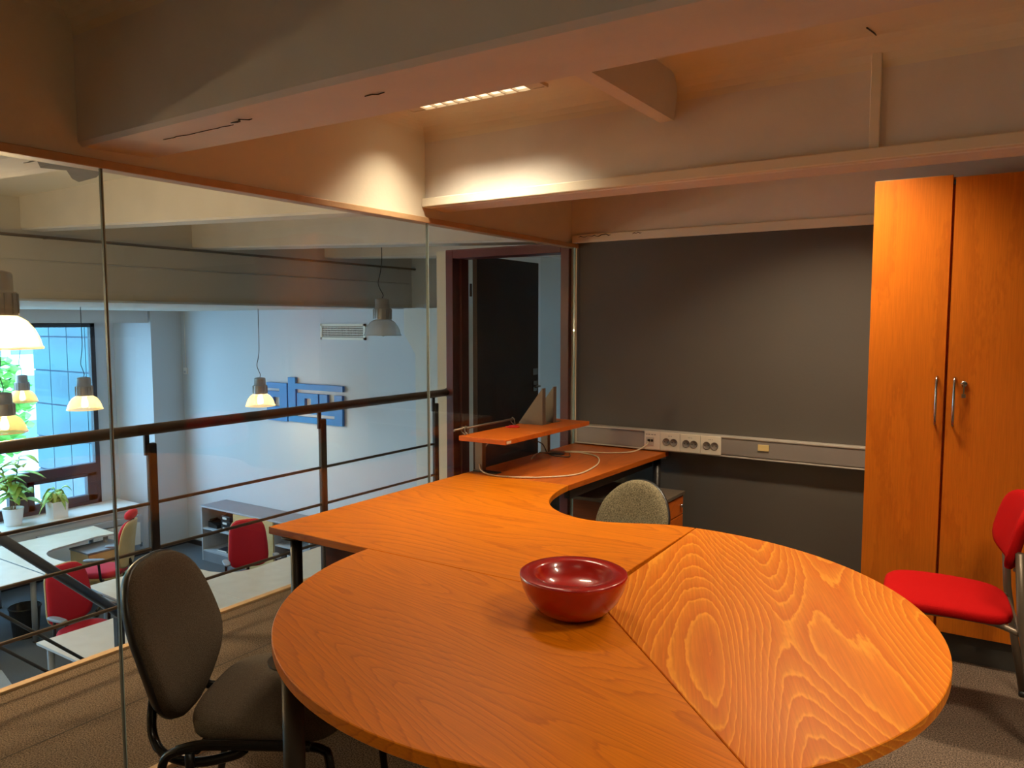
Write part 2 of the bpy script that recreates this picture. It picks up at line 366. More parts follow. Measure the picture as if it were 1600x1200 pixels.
# coved corners of the first bays
def cove(name, ax, p, q, z, r, sgn):
    m = MB(); prof = [(sgn*r*(1-math.sin(a)), -r*(1-math.cos(a))) for a in [PI/2*k/6 for k in range(7)]] + [(0, 0)]
    ring = lambda t: [((p+u, t, z+v) if ax == 'y' else (t, p+u, z+v)) for u, v in prof]
    m.loft([ring(q[0]), ring(q[1])], smooth=False); return struct(m.obj(name, paint))
cove('trim_12', 'x', 2.84, (GX, 2.6), ZC, 0.09, -1)
cove('trim_13', 'y', GX, (1.43, 2.84), ZC, 0.06, 1)
cove('trim_14', 'x', 1.24, (GX, 2.6), ZC, 0.09, -1)
cove('trim_15', 'y', GX, (-0.3, 1.24), ZC, 0.05, 1)
# vertical cable cover + wire on the second beam
cc = thing('cable_cover', 'thin vertical cable cover on the second beam with a wire running to the ceiling', 'cable cover', (-0.42, 2.84, 2.072))
bx('cover_strip', paint, -0.016, 0.016, -0.014, 0, 0.0, 0.325, cc, 0.003)
MB().tube(smooth_path([(0.004, -0.006, 0.32), (0.008, -0.012, 0.342), (0.002, -0.07, 0.346), (-0.012, -0.15, 0.345)]), 0.0025, 6).obj('wire', blackp, cc)
bx('end_clip', blackp, -0.008, 0.012, -0.012, 0, 0.325, 0.34, cc)
# cracks in the plaster (dark thin slivers let into the soffits and the board)
def crack(x0, x1, y, z, w_, n, sd, face='z'):
    rnd = random.Random(sd); m = MB(); P = []
    for i in range(n+1):
        t = i/n; x = x0+(x1-x0)*t
        P.append((x, (rnd.random()-0.5)*w_*5, w_*(0.3+rnd.random())*(1 if 0 < i < n else 0.1)))
    for i in range(n):
        (xa, oa, ta), (xb, ob, tb) = P[i], P[i+1]
        if face == 'z': v = [(xa, y+oa-ta, z), (xb, y+ob-tb, z), (xb, y+ob+tb, z), (xa, y+oa+ta, z)]
        else: v = [(xa, y, z+oa-ta), (xb, y, z+ob-tb), (xb, y, z+ob+tb), (xa, y, z+oa+ta)]
        v2 = [(a, b, c-0.002) if face == 'z' else (a, b-0.002, c) for a, b, c in v]
        m.add(v+v2, [(0, 1, 2, 3), (7, 6, 5, 4), (0, 4, 5, 1), (1, 5, 6, 2), (2, 6, 7, 3), (3, 7, 4, 0)])
    return m
ck = thing('plaster_crack', 'fine dark cracks in the paint under the nearest beam', 'crack', (0, 0, 0))
crack(-2.06, -1.75, 1.335, 2.019, 0.0012, 14, 3).obj('crack_line', inkblack, ck)
crack(-1.74, -1.66, 1.318, 2.019, 0.0035, 5, 5).obj('crack_line', inkblack, ck)
crack(-1.28, -1.22, 1.34, 2.019, 0.0016, 5, 8).obj('crack_line', inkblack, ck)
ck2 = thing('plaster_crack', 'short dark gaps in the board strip above the dark grey wall', 'crack', (0, 0, 0))
crack(-2.28, -2.06, 4.2375, 2.022, 0.0022, 14, 13, 'y').obj('crack_line', inkblack, ck2)
crack(-1.92, -1.86, 4.2375, 2.022, 0.002, 5, 14, 'y').obj('crack_line', inkblack, ck2)

# ceiling light fixtures
def fixture(sx, sy, L, W_, label):
    t = thing('ceiling_light', label, 'light', (sx, sy, ZC-0.013), group='louvred ceiling strips')
    hx, hy = L/2, W_/2
    f = MB().box(-hx-.010, hx+.010, -hy-.010, -hy, 0, .013).box(-hx-.010, hx+.010, hy, hy+.010, 0, .013)
    f.box(-hx-.010, -hx, -hy, hy, 0, .013).box(hx, hx+.010, -hy, hy, 0, .013)
    f.obj('frame', louv, t)
    bx('end_cap', louv, -hx, -hx*0.8, -hy, hy, 0.003, 0.012, t); bx('end_cap', louv, hx*0.8, hx, -hy, hy, 0.003, 0.012, t)
    bx('reflector', tubeE, -hx*0.8, hx*0.8, -hy, hy, 0.011, 0.0125, t)
    for i in range(1, 9):
        x = -hx*0.8+1.6*hx*i/9
        bx('louvre_blade', louv, x-0.003, x+0.003, -hy, hy, 0.002, 0.0108, t)
    bx('louvre_bar', louv, -hx*0.8, hx*0.8, -0.003, 0.003, 0.002, 0.0108, t)
fixture(*STRIPS[0][:4], 'louvred strip light on the ceiling, seen past the nearest beam')
fixture(*STRIPS[1][:4], 'louvred strip light hidden behind the second beam, above the cabinet')
fixture(*STRIPS[2][:4], 'louvred strip light out of frame above the right of the round table')
fixture(*STRIPS[3][:4], 'unseen louvred strip light above the camera, added for ambient light')  # added fixture, out of view, lifts the ambient light
fixture(*STRIPS[4][:4], 'unseen louvred strip light towards the right wall, added to brighten the room')  # added fixture, out of view, brightens the right side of the room

# glass partition
gp = struct(thing('window_2', 'frameless glass partition between the room and the walkway', 'glass'), 'frameless clear glass partition along the left side of the room')
del gp['category']
gy = [-2.6, -0.25, 1.305, 2.85, WY-0.03]
for a, b in zip(gy[:-1], gy[1:]):
    bx('pane', glass, GX-0.005, GX+0.005, a+0.004, b-0.004, 0.02, 1.968, gp)
for y in gy[1:-1]:
    bx('joint', jointm, GX-0.0055, GX+0.0055, y-0.0035, y+0.0005, 0.02, 1.968, gp)
    bx('joint', jointp, GX-0.0055, GX+0.0055, y+0.0005, y+0.0035, 0.02, 1.968, gp)
bx('joint', jointp, GX-0.0055, GX+0.0055, WY-0.033, WY-0.026, 0.02, 1.968, gp)
# seam lines of the walkway carpet
struct(bx('trim_16', carpetline, -2.86, -2.855, -2.6, 4.3, 0, 0.001), 'faint seam in the walkway carpet')

# ------------------------------------------------------------------ balustrade
bal = thing('balustrade', 'dark metal balustrade with round handrail along the mezzanine edge', 'railing', (-3.34, 0, 0))
RX = 0.0
MB().tube([(RX-.03, -2.55, 1.0), (RX-.03, 1.0, 1.0), (RX-.03, WY, 1.0)], 0.026, 16).obj('handrail', railm, bal)
for z in (0.65, 0.432, 0.205):
    MB().tube([(RX-.03, -2.55, z), (RX-.03, WY-0.13, z)], 0.0085, 8).obj('rail', railm, bal)
for y in (-2.16, -1.1, -0.05, 1.0, 2.065, 3.13, 4.18):
    p = MB().box(RX-.045, RX-.015, y-0.022, y+0.022, -0.1, 0.935).obj('post', postm, bal, bevel=0.008)
    MB().box(RX-.036, RX-.024, y-0.035, y-0.012, 0.88, 0.985).obj('bracket', postm, p)
MB().lathe([(0.034, 0), (0.034, 0.012), (0.02, 0.014)], n=16).obj('wall_flange', chrome, bal, loc=(RX-.03, WY, 1.0)).rotation_euler = (PI/2, 0, 0)

# ------------------------------------------------------------------ door in the wall beyond the glass
dr = struct(thing('door_1', 'x', 'x', (-2.873, WY, 0)), 'dark maroon door standing open beyond the glass'); del dr['category']
fm = MB()
for s in (-1, 1):
    a, b = sorted((s*0.494, s*0.432))
    fm.box(a, b, -0.03, 0.13, 0, 2.0)
    a, b = sorted((s*0.432, s*0.41)); fm.box(a, b, 0.04, 0.13, 0, 1.965)
fm.box(-0.432, 0.432, -0.03, 0.13, 1.94, 2.0)
fm.obj('door_frame', doorp, dr, bevel=0.004)
lf = MB().box(-0.37, -0.33, 0.12, 0.96, 0.01, 1.965).obj('door_leaf', leafp, dr, bevel=0.003)
MB().box(-0.328, -0.318, 0.86, 0.93, 1.08, 1.13).obj('lock_plate', chrome, lf)
h_ = MB().box(-0.328, -0.32, 0.87, 0.92, 0.95, 1.03).tube([(-0.32, 0.9, 0.99), (-0.28, 0.9, 0.99), (-0.275, 0.82, 0.99)], 0.009, 8).obj('handle', chrome, lf)
for z in (0.3, 1.68): MB().lathe([(0.009, 0), (0.009, 0.09)], n=10).obj('hinge', postm, dr, loc=(-0.385, 0.12, z))
# beyond the door: second glass partition and a far rail
g2 = struct(thing('window_3', 'x', 'x'), 'glass partition seen through the open door'); del g2['category']
bx('pane', glass, -2.95, -2.94, 4.9, 5.9, 0.02, 1.98, g2); bx('joint', jointp, -2.952, -2.938, 5.9, 5.912, 0.02, 1.98, g2)
bx('pane', glass, -2.95, -2.94, 5.912, 7.2, 0.02, 1.98, g2)
b2 = thing('low_cabinet', 'low grey cabinet glimpsed through the open door', 'cabinet', (-3.62, 7.0, 0))
bx('body', greylam, -0.2, 0.5, -0.2, 0.22, 0.0, 0.80, b2); bx('cabinet_top', darkshelf, -0.21, 0.51, -0.21, 0.23, 0.80, 0.83, b2)
# ------------------------------------------------------------------ hall shell
FZ = -2.0
struct(bx('floor', hallcarpet, -12.0, 2.7, -2.7, 7.4, FZ-0.1, FZ), 'dark blue-grey carpet of the lower hall')
struct(MB().prism([(-10.4, -2.6), (-3.4, -2.6), (-3.4, 3.2), (-7.2, 3.2), (-8.4, 3.46), (-8.9, 3.3)][::1], FZ, FZ+0.004).obj('trim_17', palefloor), 'pale strip of the lower floor')  # paler flat area on top of the dark hall carpet
struct(bx('wall_hall_end', hallwall, -12.0, 2.7, 7.25, 7.4, FZ, 2.5), 'blue-lit end wall of the hall carrying the blue logo')
struct(bx('wall_under_mezzanine', hallwall, EX+0.4, EX+0.5, -2.6, 7.25, FZ, -0.22))
# window wall: pieces round the openings  (x -11.75..-11.6)
ww = MB()
ww.box(-11.75, -11.6, -2.6, 7.4, FZ, -1.24).box(-11.75, -11.6, -2.6, 7.4, 1.48, 2.0)
ww.box(-11.75, -11.6, -2.6, -2.3, -1.24, 1.48).box(-11.75, -11.6, 1.2, 2.2, -1.24, 1.48).box(-11.75, -11.6, 6.26, 7.4, -1.24, 1.48)
struct(ww.obj('wall_window_side', hallwall), 'hall wall with the big window')
# pillar and apron in front of the window wall, plane x=-10.9
pl = MB().loft([[(-11.62, 6.56, z), (-10.9, 6.74, z), (-10.9, 7.25, z), (-11.62, 7.25, z)] for z in (FZ, 1.7)], smooth=False)
pl.box(-11.62, -10.9, 1.4, 1.9, FZ, 1.7)
pl.box(-11.62, -10.93, -2.6, 6.6, FZ, -1.28)
pl.box(-11.62, -10.9, -2.6, 6.7, 1.485, 1.7)
struct(pl.obj('wall_pillar', hallwall), 'pale pillar and window reveal beside the window')
struct(bx('trim_18', whitep, -11.6, -10.87, 1.9, 6.52, -1.28, -1.24, bevel=0.005), 'white window sill')
struct(bx('baseboard_left', postm, -10.93, -10.88, -2.6, 7.25, FZ, FZ+0.07))
struct(bx('baseboard_back', postm, -10.9, -3.4, 7.22, 7.25, FZ, FZ+0.07))
struct(bx('ceiling', hallgrey, -11.75, -6.2, -2.72, 7.4, 1.665, 2.6), 'lowered hall ceiling with a deep front edge')
struct(bx('trim_19', hallwall, -6.21, -6.15, -2.6, 7.25, 1.655, 1.672), 'pale lower lip of the deep hall bulkhead')
# white column with a corbel by the end wall
cb = MB().loft([[(x, y, z) for x, z in ((-6.07, 1.66), (-6.07, 1.36), (-5.9, 1.12), (-5.9, FZ), (-5.45, FZ), (-5.45, 1.66))] for y in (6.95, 7.25)], smooth=False)
struct(cb.obj('trim_20', mat('column_white', rgb(222, 222, 214), 0.7, noise=(3, rgb(214, 214, 206), 0.3))), 'white column with a corbel against the end wall')
pp = thing('ceiling_pipe', 'thin dark pipe running along the hall bulkhead under the beams', 'pipe', (-6.1, 0, 2.13))
MB().tube([(0, -2.5, 0), (0, 7.2, 0)], 0.012, 8).obj('pipe_run', taupem, pp)
MB().tube([(-0.09, -2.5, -0.17), (-0.09, 7.2, -0.17)], 0.005, 8).obj('pipe_run', hallgrey, pp)
for y in (-1, 1, 3, 5, 7): bx('pipe_bracket', taupem, -0.1, 0.0, y-0.008, y+0.008, -0.006, 0.006, pp)
# torn plaster patch on the first beam soffit in the hall
pt = thing('plaster_patch', 'torn grey plaster flap under the nearest beam beyond the glass', 'plaster', (0, 0, 0))
pf = [(-2.63, 1.26), (-2.77, 1.34), (-2.74, 1.41), (-2.88, 1.50), (-2.93, 1.55), (-2.78, 1.535), (-2.62, 1.47), (-2.60, 1.36)]
MB().loft([[(x, y, z+0.0*(GX-x)) for x, y in pf] for z in (2.016, 2.024)], smooth=False).obj('plaster_flap', plastery, pt)
crack(-2.8, -2.5, 1.3, 2.03, 0.003, 12, 33).obj('crack_line', inkblack, pt)

# windows
def hall_window(name, y0, y1, lab, detailed=True):
    t = struct(thing(name, 'x', 'x', (-11.6, 0, 0)), lab); del t['category']
    z0, z1 = -1.24, 1.48; fx0, fx1 = -0.06, 0.03
    f = MB().box(fx0, fx1, y0, y0+.07, z0, z1).box(fx0, fx1, y1-.07, y1, z0, z1).box(fx0, fx1, y0, y1, z1-.06, z1).box(fx0, fx1, y0, y1, z0, z0+.06)
    f.obj('window_frame', winframe, t, bevel=0.006)
    bx('transom', winframe, fx0, fx1+.01, y0+.07, y1-.07, -0.76, -0.62, t, 0.006)
    bx('pane', wglass, -0.02, -0.01, y0+.07, y1-.07, -0.62, z1-.06, t)
    ym = y1-1.10
    bx('mullion', winframe, fx0, fx1+.01, ym-.05, ym+.05, z0+.06, -0.76, t, 0.006)
    for a, b in ((y0+.07, ym-.05), (ym+.05, y1-.07)):
        s = MB().box(fx0+.01, fx1+.015, a, a+.09, z0+.06, -.76).box(fx0+.01, fx1+.015, b-.14, b, z0+.06, -.76)
        s.box(fx0+.01, fx1+.015, a, b, z0+.06, z0+.15).box(fx0+.01, fx1+.015, a, b, -.81, -.76)
        sh = s.obj('sash', winframe, t, bevel=0.006); bx('pane', wglass, -0.02, -0.01, a+.09, b-.14, z0+.15, -.81, sh)
    return t
hall_window('window_1', 2.2, 6.26, 'large dark-framed window of the hall with a low vent sash')
hall_window('window_4', -2.3, 1.2, 'second dark-framed window of the hall, left of the picture')
# radiator
rd = thing('radiator', 'white panel radiator under the window sill', 'radiator', (-10.86, 6.0, -1.9))
bx('panel', whitep, -0.02, 0.03, -1.0, 0.42, 0.08, 0.42, rd, 0.01); bx('top_grille', greytrim, -0.03, 0.035, -1.02, 0.44, 0.44, 0.53, rd, 0.006)
bx('valve', chrome, -0.01, 0.01, 0.42, 0.45, 0.04, 0.1, rd)
# staircase below the mezzanine edge, with its rail
st = thing('staircase', 'staircase going down to the hall beside the mezzanine edge', 'stairs', (-3.9, 1.2, 0))
for i in range(11):
    bx('tread', greylam, -0.45, 0.45, i*0.205, i*0.205+0.27, -0.18*(i+1)-0.03, -0.18*(i+1), st)
for s in (-0.48, 0.45): MB().loft([[(s, -0.05, -.05), (s, -0.05, -.3), (s, 2.35, -2.0), (s, 2.35, -1.95)], [(s+.03, -0.05, -.05), (s+.03, -0.05, -.3), (s+.03, 2.35, -2.0), (s+.03, 2.35, -1.95)]], smooth=False).obj('stringer', postm, st)
sr = thing('stair_railing', 'sloping dark tube railing of the staircase down to the hall', 'railing', (-4.42, 0, 0))
def srz(y, off): return 0.375-(y-1.84)*0.98+off
MB().tube([(0, 1.2, srz(1.2, 0)), (0, 3.1, srz(3.1, 0))], 0.027, 14).obj('handrail', mat('stair_rail_metal', rgb(70, 76, 88), 0.35, 0.6, noise=(6, rgb(64, 70, 82), 0.3)), sr)
for off in (-0.42, -0.61): MB().tube([(0, 1.2, srz(1.2, off)), (0, 3.1, srz(3.1, off))], 0.009, 8).obj('rail', postm, sr)
for y in (1.25, 2.46, 3.05): MB().box(-.02, .02, y-.022, y+.022, srz(y, -1.0), srz(y, -.03)).obj('post', postm, sr)

# ------------------------------------------------------------------ things out of frame to the right that the glass mirrors
for i, (z, lb) in enumerate(((1.885, 'upper'), (1.48, 'lower'))):
    d = thing('duct', lb+' round galvanised ventilation duct at the right wall, mirrored in the glass', 'duct', (2.22, 0, z))
    MB().tube([(0, -1.0, 0), (0, 4.1, 0)], 0.125, 28).obj('duct_pipe', ductm, d)
    for k in range(12):
        y = -0.8+0.42*k
        MB().tube([(0, y, 0), (0, y+0.012, 0)], 0.13, 28).obj('duct_seam', ductm, d)
    for y in (0.3, 2.6): bx('bracket', taupem, 0.12, 0.37, y-.015, y+.015, -0.015, 0.015, d)

# ------------------------------------------------------------------ the composite desk
DZ, DT = 0.73, 0.028
CX, CY, CR = -0.95, 1.883, 0.865
dk = thing('conference_desk', 'large orange alder desk with a round meeting end, reaching to the dark wall', 'desk', (0, 0, 0))
G_ = 0.0012
def top(name, pts, m):
    return MB().prism(pts, DZ-DT, DZ, 0.0018).obj(name, m, dk)
left = [(CX, CY-G_)] + arc(CX, CY-G_, CR, 180, 315, 60)
right = [(CX+G_*.7, CY)] + arc(CX+G_*.7, CY, CR, -45, 91.5, 60)
left = [(x-G_, y) for x, y in left]
top('table_leaf', left, w_left)
top('table_leaf', right, w_right)
main = [(GX+.012, CY+G_), (CX-.025, CY+G_), (CX-.025, CY+CR-.002)] + \
       bez((CX-.06, CY+CR-.003, 0), (-1.16, 2.742, 0), (-1.26, 2.60, 0), (-1.425, 2.642, 0), 10)
main = [p[:2] for p in main] + [p[:2] for p in bez((-1.425, 2.642, 0), (-1.58, 2.685, 0), (-1.715, 2.82, 0), (-1.74, 3.15, 0), 14)[1:]] + [(GX+.012, 3.15)]
top('desk_top', main, w_desk)
top('return_top', [(GX+.012, 3.152), (-1.74, 3.152), (-1.705, WY-.012), (GX+.012, WY-.012)], w_ret)
def leg(x, y, m=legm, r=0.024):
    l = MB().lathe([(r, 0.012), (r, DZ-DT-.004)], n=20).obj('leg', m, dk, loc=(x, y, 0))
    MB().lathe([(r+.004, 0), (r+.004, .014)], n=20).obj('foot', blackp, l)
    MB().lathe([(r+.03, DZ-DT-.006), (r+.03, DZ-DT)], n=20).obj('top_plate', m, l)
leg(-1.405, 1.195, legm, 0.026); leg(-2.225, 1.925, legd, 0.022); leg(-0.35, 1.62); leg(-1.745, 4.24, legd, 0.022); leg(-2.24, 4.2, legd, 0.022); leg(-1.05, 2.62, legd, .022)
bx('modesty_panel', w_panel, -2.17, -1.15, 2.02, 2.04, 0.16, DZ-DT, dk)
bx('cross_rail', legd, -1.79, -1.76, 3.2, 4.2, DZ-DT-.05, DZ-DT-.01, dk)
bx('cross_rail', legd, -2.26, -2.22, 2.0, 4.2, DZ-DT-.05, DZ-DT-.01, dk)

# bowl
bw = MB().lathe([(0.0, 0.001), (0.060, 0.0), (0.072, 0.003), (0.098, 0.020), (0.121, 0.047), (0.1345, 0.076), (0.1405, 0.098), (0.1425, 0.107),
                 (0.1415, 0.112), (0.138, 0.1135), (0.107, 0.1125), (0.102, 0.109), (0.095, 0.098), (0.083, 0.080), (0.058, 0.069), (0.030, 0.064), (0.0, 0.063)], n=72, cap=False).obj('bowl', bowlm, loc=(-0.948, 1.747, DZ))
tag(bw, 'thick-rimmed glossy red bowl on the round table', 'bowl')

# raised shelf on the return
SZ = 0.93
sh = thing('desk_shelf', 'raised orange wooden shelf on dark posts at the glass side of the desk', 'shelf', (0, 0, DZ))
zz = SZ-DZ
MB().prism([(-2.318, 3.06), (-2.035, 3.06), (-2.035, 3.93), (-2.318, 3.93)], zz-.024, zz, .0015).obj('shelf_board', w_side, sh)
bx('inventory_sticker', sockw, -2.0345, -2.0335, 3.066, 3.105, zz-.019, zz-.006, sh)
for y in (3.20, 3.86):
    p = MB().box(-2.31, -2.262, y-.016, y+.016, 0.004, zz-.024).obj('post', taupem, sh, bevel=.003)
    MB().box(-2.32, -2.17, y-.02, y+.02, 0.0, 0.006).obj('foot', legd, p)
    MB().box(-2.31, -2.08, y-.012, y+.012, zz-.034, zz-.024).obj('arm', legd, p)
MB().tube([(-2.325, 3.03, zz+.03), (-2.325, 3.58, zz+.03)], 0.006, 8).obj('back_rod', taupem, sh)
for y in (3.10, 3.125, 3.56): MB().tube(smooth_path([(-2.31, y, zz), (-2.333, y, zz+.02), (-2.325, y, zz+.04), (-2.312, y, zz+.03), (-2.305, y, zz)]), 0.003, 6).obj('rod_clip', taupem, sh)
for i, (y, lb) in enumerate(((3.625, 'nearer'), (3.745, 'farther'))):
    t = thing('bookend', lb+' of the two triangular taupe metal bookends on the raised shelf', 'bookend', (0, y, SZ), group='triangular bookends')
    MB().loft([[(-2.325, yy, 0.001), (-2.168, yy, 0.001), (-2.168, yy, 0.205)] for yy in (-0.002, 0.002)], smooth=False).obj('plate', taupem, t)
    MB().loft([[(-2.171, yy, 0.001), (-2.166, yy, 0.001), (-2.166, yy, 0.205), (-2.171, yy, 0.205)] for yy in (-0.004, 0.03)], smooth=False).obj('flange', taupem, t)
    bx('base_plate', taupem, -2.315, -2.17, 0.002, 0.1, 0.0, 0.0015, t)
rc = thing('red_clip', 'small bright red plastic clip lying on the raised shelf', 'clip', (-2.262, 3.47, SZ))
MB().tube(smooth_path([(-.03, -.02, .004), (0.0, -.028, .004), (.035, 0, .004), (0.01, .03, .004), (-.03, .016, .004), (-.01, -.004, .005)]), 0.0036, 6).obj('clip_loop', redpl, rc)
bx('clip_body', redpl, -.022, .012, -.012, .012, 0.0, .006, rc, .002)
# cable: from the data outlet, over the desk in a loop, up behind the shelf
cb_ = thing('network_cable', 'cream network cable looping over the desk up to the data outlet', 'cable', (0, 0, 0))
zc = DZ+.0045
MB().tube(smooth_path([(-1.81, 4.262, .785), (-1.815, 4.22, .765), (-1.85, 4.13, .742), (-1.95, 4.06, zc), (-2.08, 4.01, zc), (-2.20, 3.93, zc+.004), (-2.262, 3.74, zc+.012), (-2.235, 3.62, zc+.003)], 8), 0.004, 8).obj('cable_run', cablew, cb_)
MB().tube(smooth_path([(-2.20, 3.93, zc), (-2.09, 3.96, zc), (-1.97, 3.90, zc), (-1.87, 3.72, zc), (-1.82, 3.50, zc), (-1.83, 3.35, zc), (-1.93, 3.22, zc), (-2.05, 3.15, zc), (-2.17, 3.135, zc), (-2.25, 3.16, zc+.01), (-2.285, 3.19, zc+.04), (-2.293, 3.22, zc+.09), (-2.27, 3.27, zc+.145), (-2.22, 3.33, zc+.160), (-2.18, 3.42, zc+.160)], 8), 0.004, 8).obj('cable_loop', cablew, cb_)
MB().tube(smooth_path([(-2.18, 3.42, zc+.16), (-2.16, 3.6, zc+.10), (-2.18, 3.72, zc+.02), (-2.10, 3.80, zc+.0), (-2.16, 3.92, zc+.0)], 8), 0.003, 8).obj('black_lead', blackp, cb_)

# wall trunking with sockets
tr = thing('wall_trunking', 'grey trunking along the dark wall carrying outlets', 'trunking', (0, WY-.06, 0))
bx('channel', trunkm, -2.30, -0.56, 0.004, 0.06, 0.745, 0.845, tr)
bx('cover_plate', trunkm, -2.298, -1.84, 0.0, 0.004, 0.752, 0.838, tr); bx('cover_plate', trunkm, -1.372, -0.56, 0.0, 0.004, 0.752, 0.838, tr)
bx('lip', trunklip, -2.30, -0.56, -0.003, 0.06, 0.845, 0.855, tr, .002); bx('lip', trunklip, -2.30, -0.56, -0.003, 0.06, 0.737, 0.745, tr, .002)
bx('end_plate', trunklip, -2.304, -2.298, -0.003, 0.06, 0.737, 0.855, tr)
def outlet_disc(x, z, par):
    o = MB().lathe([(0.0225, 0), (0.0225, 0.003), (0.0205, 0.003), (0.0195, 0.0008), (0.0, 0.0008)], n=28, cap=False).obj('outlet_well', sockd, par, loc=(x, -0.0068, z))
    o.rotation_euler = (PI/2, 0, 0)
    for dx in (-.0095, .0095):
        q = MB().lathe([(0.003, 0), (0.003, 0.0012)], n=8).obj('pin_hole', blackp, par, loc=(x+dx, -0.0074, z)); q.rotation_euler = (PI/2, 0, 0)
for i, (x0, lb) in enumerate(((-1.735, 'left of the three, beside the data outlet'), (-1.613, 'middle of the three'), (-1.491, 'right of the three'))):
    s = thing('double_socket', 'cream double socket in the wall trunking, '+lb, 'socket', (0, WY-.06, 0), group='double sockets in the wall trunking')
    bx('face_plate', sockw, x0, x0+.120, -0.007, 0.0, 0.743, 0.849, s, .002)
    for dx in (.037, .083): outlet_disc(x0+dx, 0.794, s)
    for dx in (.048, .056, .066): bx('mark', ink, x0+dx, x0+dx+.005, -0.0076, -0.0068, 0.828, 0.831, s)
s = thing('data_outlet', 'cream data outlet with the network cable plugged in', 'socket', (0, WY-.06, 0))
bx('face_plate', sockw, -1.838, -1.737, -0.007, 0.0, 0.743, 0.849, s, .002)
bx('port_frame', trunklip, -1.826, -1.775, -0.011, -0.007, 0.765, 0.815, s, .002)
bx('port', blackp, -1.815, -1.797, -0.0125, -0.010, 0.788, 0.803, s); bx('port', blackp, -1.793, -1.779, -0.0125, -0.010, 0.788, 0.803, s)
bx('plug', cablew, -1.818, -1.808, -0.022, -0.010, 0.776, 0.79, s)
for a, b in ((-1.828, -1.816), (-1.813, -1.80), (-1.794, -1.78), (-1.775, -1.765)): bx('printed_label', ink, a, b, -0.0076, -0.0068, 0.829, 0.833, s)
tag(bx('blank_outlet', yellowp, -1.165, -1.105, WY-.066, WY-.06, 0.79, 0.825, bevel=.002), 'small yellowish cover on the right part of the wall trunking', 'outlet')

# pedestal under the return
pd = thing('drawer_pedestal', 'drawer pedestal with grey top and orange fronts against the dark wall', 'pedestal', (-1.8, 3.84, 0))
bx('carcass', w_panel, -.17, .275, -.22, .21, .05, .545, pd); bx('pedestal_top', taupem, -.175, .30, -.225, .215, .545, .565, pd, .003)
for k, (a, b) in enumerate(((.44, .538), (.25, .434), (.06, .244))):
    d_ = bx('drawer', w_side, .275, .293, -.215, .205, a, b, pd, .0015)
    if k == 0: MB().tube([(.293, .165, .49), (.306, .165, .49)], .009, 12).obj('lock', chrome, d_)
for sx in (-.12, .22):
    for sy in (-.17, .16): MB().tube([(sx-.012, sy, .025), (sx+.012, sy, .025)], .025, 12).obj('castor', blackp, pd)

# ------------------------------------------------------------------ tall cabinet
cbn = thing('tall_cabinet', 'tall orange two-door cabinet standing on a dark plinth', 'cabinet', (0, 0, 0))
bx('carcass', w_side, -.553, .12, 3.842, 4.30, .125, 2.118, cbn)
bx('side_panel', w_side, -.557, -.553, 3.842, 4.30, .125, 2.12, cbn)
bx('plinth', mat('plinth_grey', rgb(70, 66, 60), .6, noise=(5, rgb(64, 60, 55), .3)), -.54, .11, 3.855, 4.28, 0, .125, cbn)
def cdoor(x0, x1, y, rz, hinge_left, ztop):
    W_ = x1-x0
    d = MB().prism([(0, -.019), (W_, -.019), (W_, 0), (0, 0)], .13, ztop, .0015).obj('door', w_cab, cbn)
    if hinge_left: d.location = (x0, y, 0)
    else: d.location = (x1, y, 0); d.data.transform(Matrix.Translation((-W_, 0, 0)))
    d.rotation_euler = (0, 0, rz)
    s0 = 0 if hinge_left else -W_
    hx = s0+(W_-.028 if hinge_left else .028)
    MB().tube([(hx, -.019, 1.05), (hx, -.036, 1.053), (hx, -.042, 1.07), (hx, -.042, 1.24), (hx, -.036, 1.257), (hx, -.019, 1.26)], .0052, 10).obj('handle', chrome, d)
    bx('edge_band', edgewood, s0, s0+W_, -.0195, 0.0, ztop-.0005, ztop+.0015, d)
    return d, s0
d1, _ = cdoor(-.555, -.251, 3.838, 0.0, True, 2.124)
d2, s0 = cdoor(-.240, .118, 3.838, 0.018, False, 2.112)
lk = MB().lathe([(.013, 0), (.013, .006), (.010, .008), (0, .008)], n=16, cap=False).obj('lock', chrome, d2, loc=(s0+.064, -.019, 1.235)); lk.rotation_euler = (PI/2, 0, 0)
bx('key', chrome, s0+.0615, s0+.0665, -.030, -.028, 1.19, 1.232, d2); bx('key_tag', taupem, s0+.056, s0+.072, -.028, -.025, 1.175, 1.192, d2)
bx('hinge', blackp, -.248, -.240, 3.822, 3.842, 2.085, 2.105, cbn)

# ------------------------------------------------------------------ visitor chairs
def pillow(outline, prof, fn):
    """outline: closed 2d points; prof: list of (scale, height); fn maps (u, v, w)"""
    m = MB(); rings = [[fn(u*s, v*s, h) for u, v in outline] for s, h in prof]
    m.loft(rings); return m
def superout(hw_fn, v0, v1, n=40, p=2.6):
    """outline symmetric in u; half width depends on v; superellipse ends; evenly spaced points"""
    vm, hv = (v0+v1)/2, (v1-v0)/2; D = []
    for i in range(720):
        a = 2*PI*i/720; c, s_ = math.cos(a), math.sin(a)
        v = math.copysign(abs(s_)**(2/p), s_)*hv
        D.append((math.copysign(abs(c)**(2/p), c)*hw_fn(v/hv), v))
    cum = [0.0]
    for i in range(720): cum.append(cum[-1]+math.dist(D[i], D[(i+1) % 720]))
    out = []; j = 0
    for k in range(n):
        t = cum[-1]*(k+.5)/n
        while cum[j+1] < t: j += 1
        f = (t-cum[j])/max(1e-9, cum[j+1]-cum[j]); p0, p1 = D[j], D[(j+1) % 720]
        out.append((p0[0]+(p1[0]-p0[0])*f, p0[1]+(p1[1]-p0[1])*f))
    return out, vm
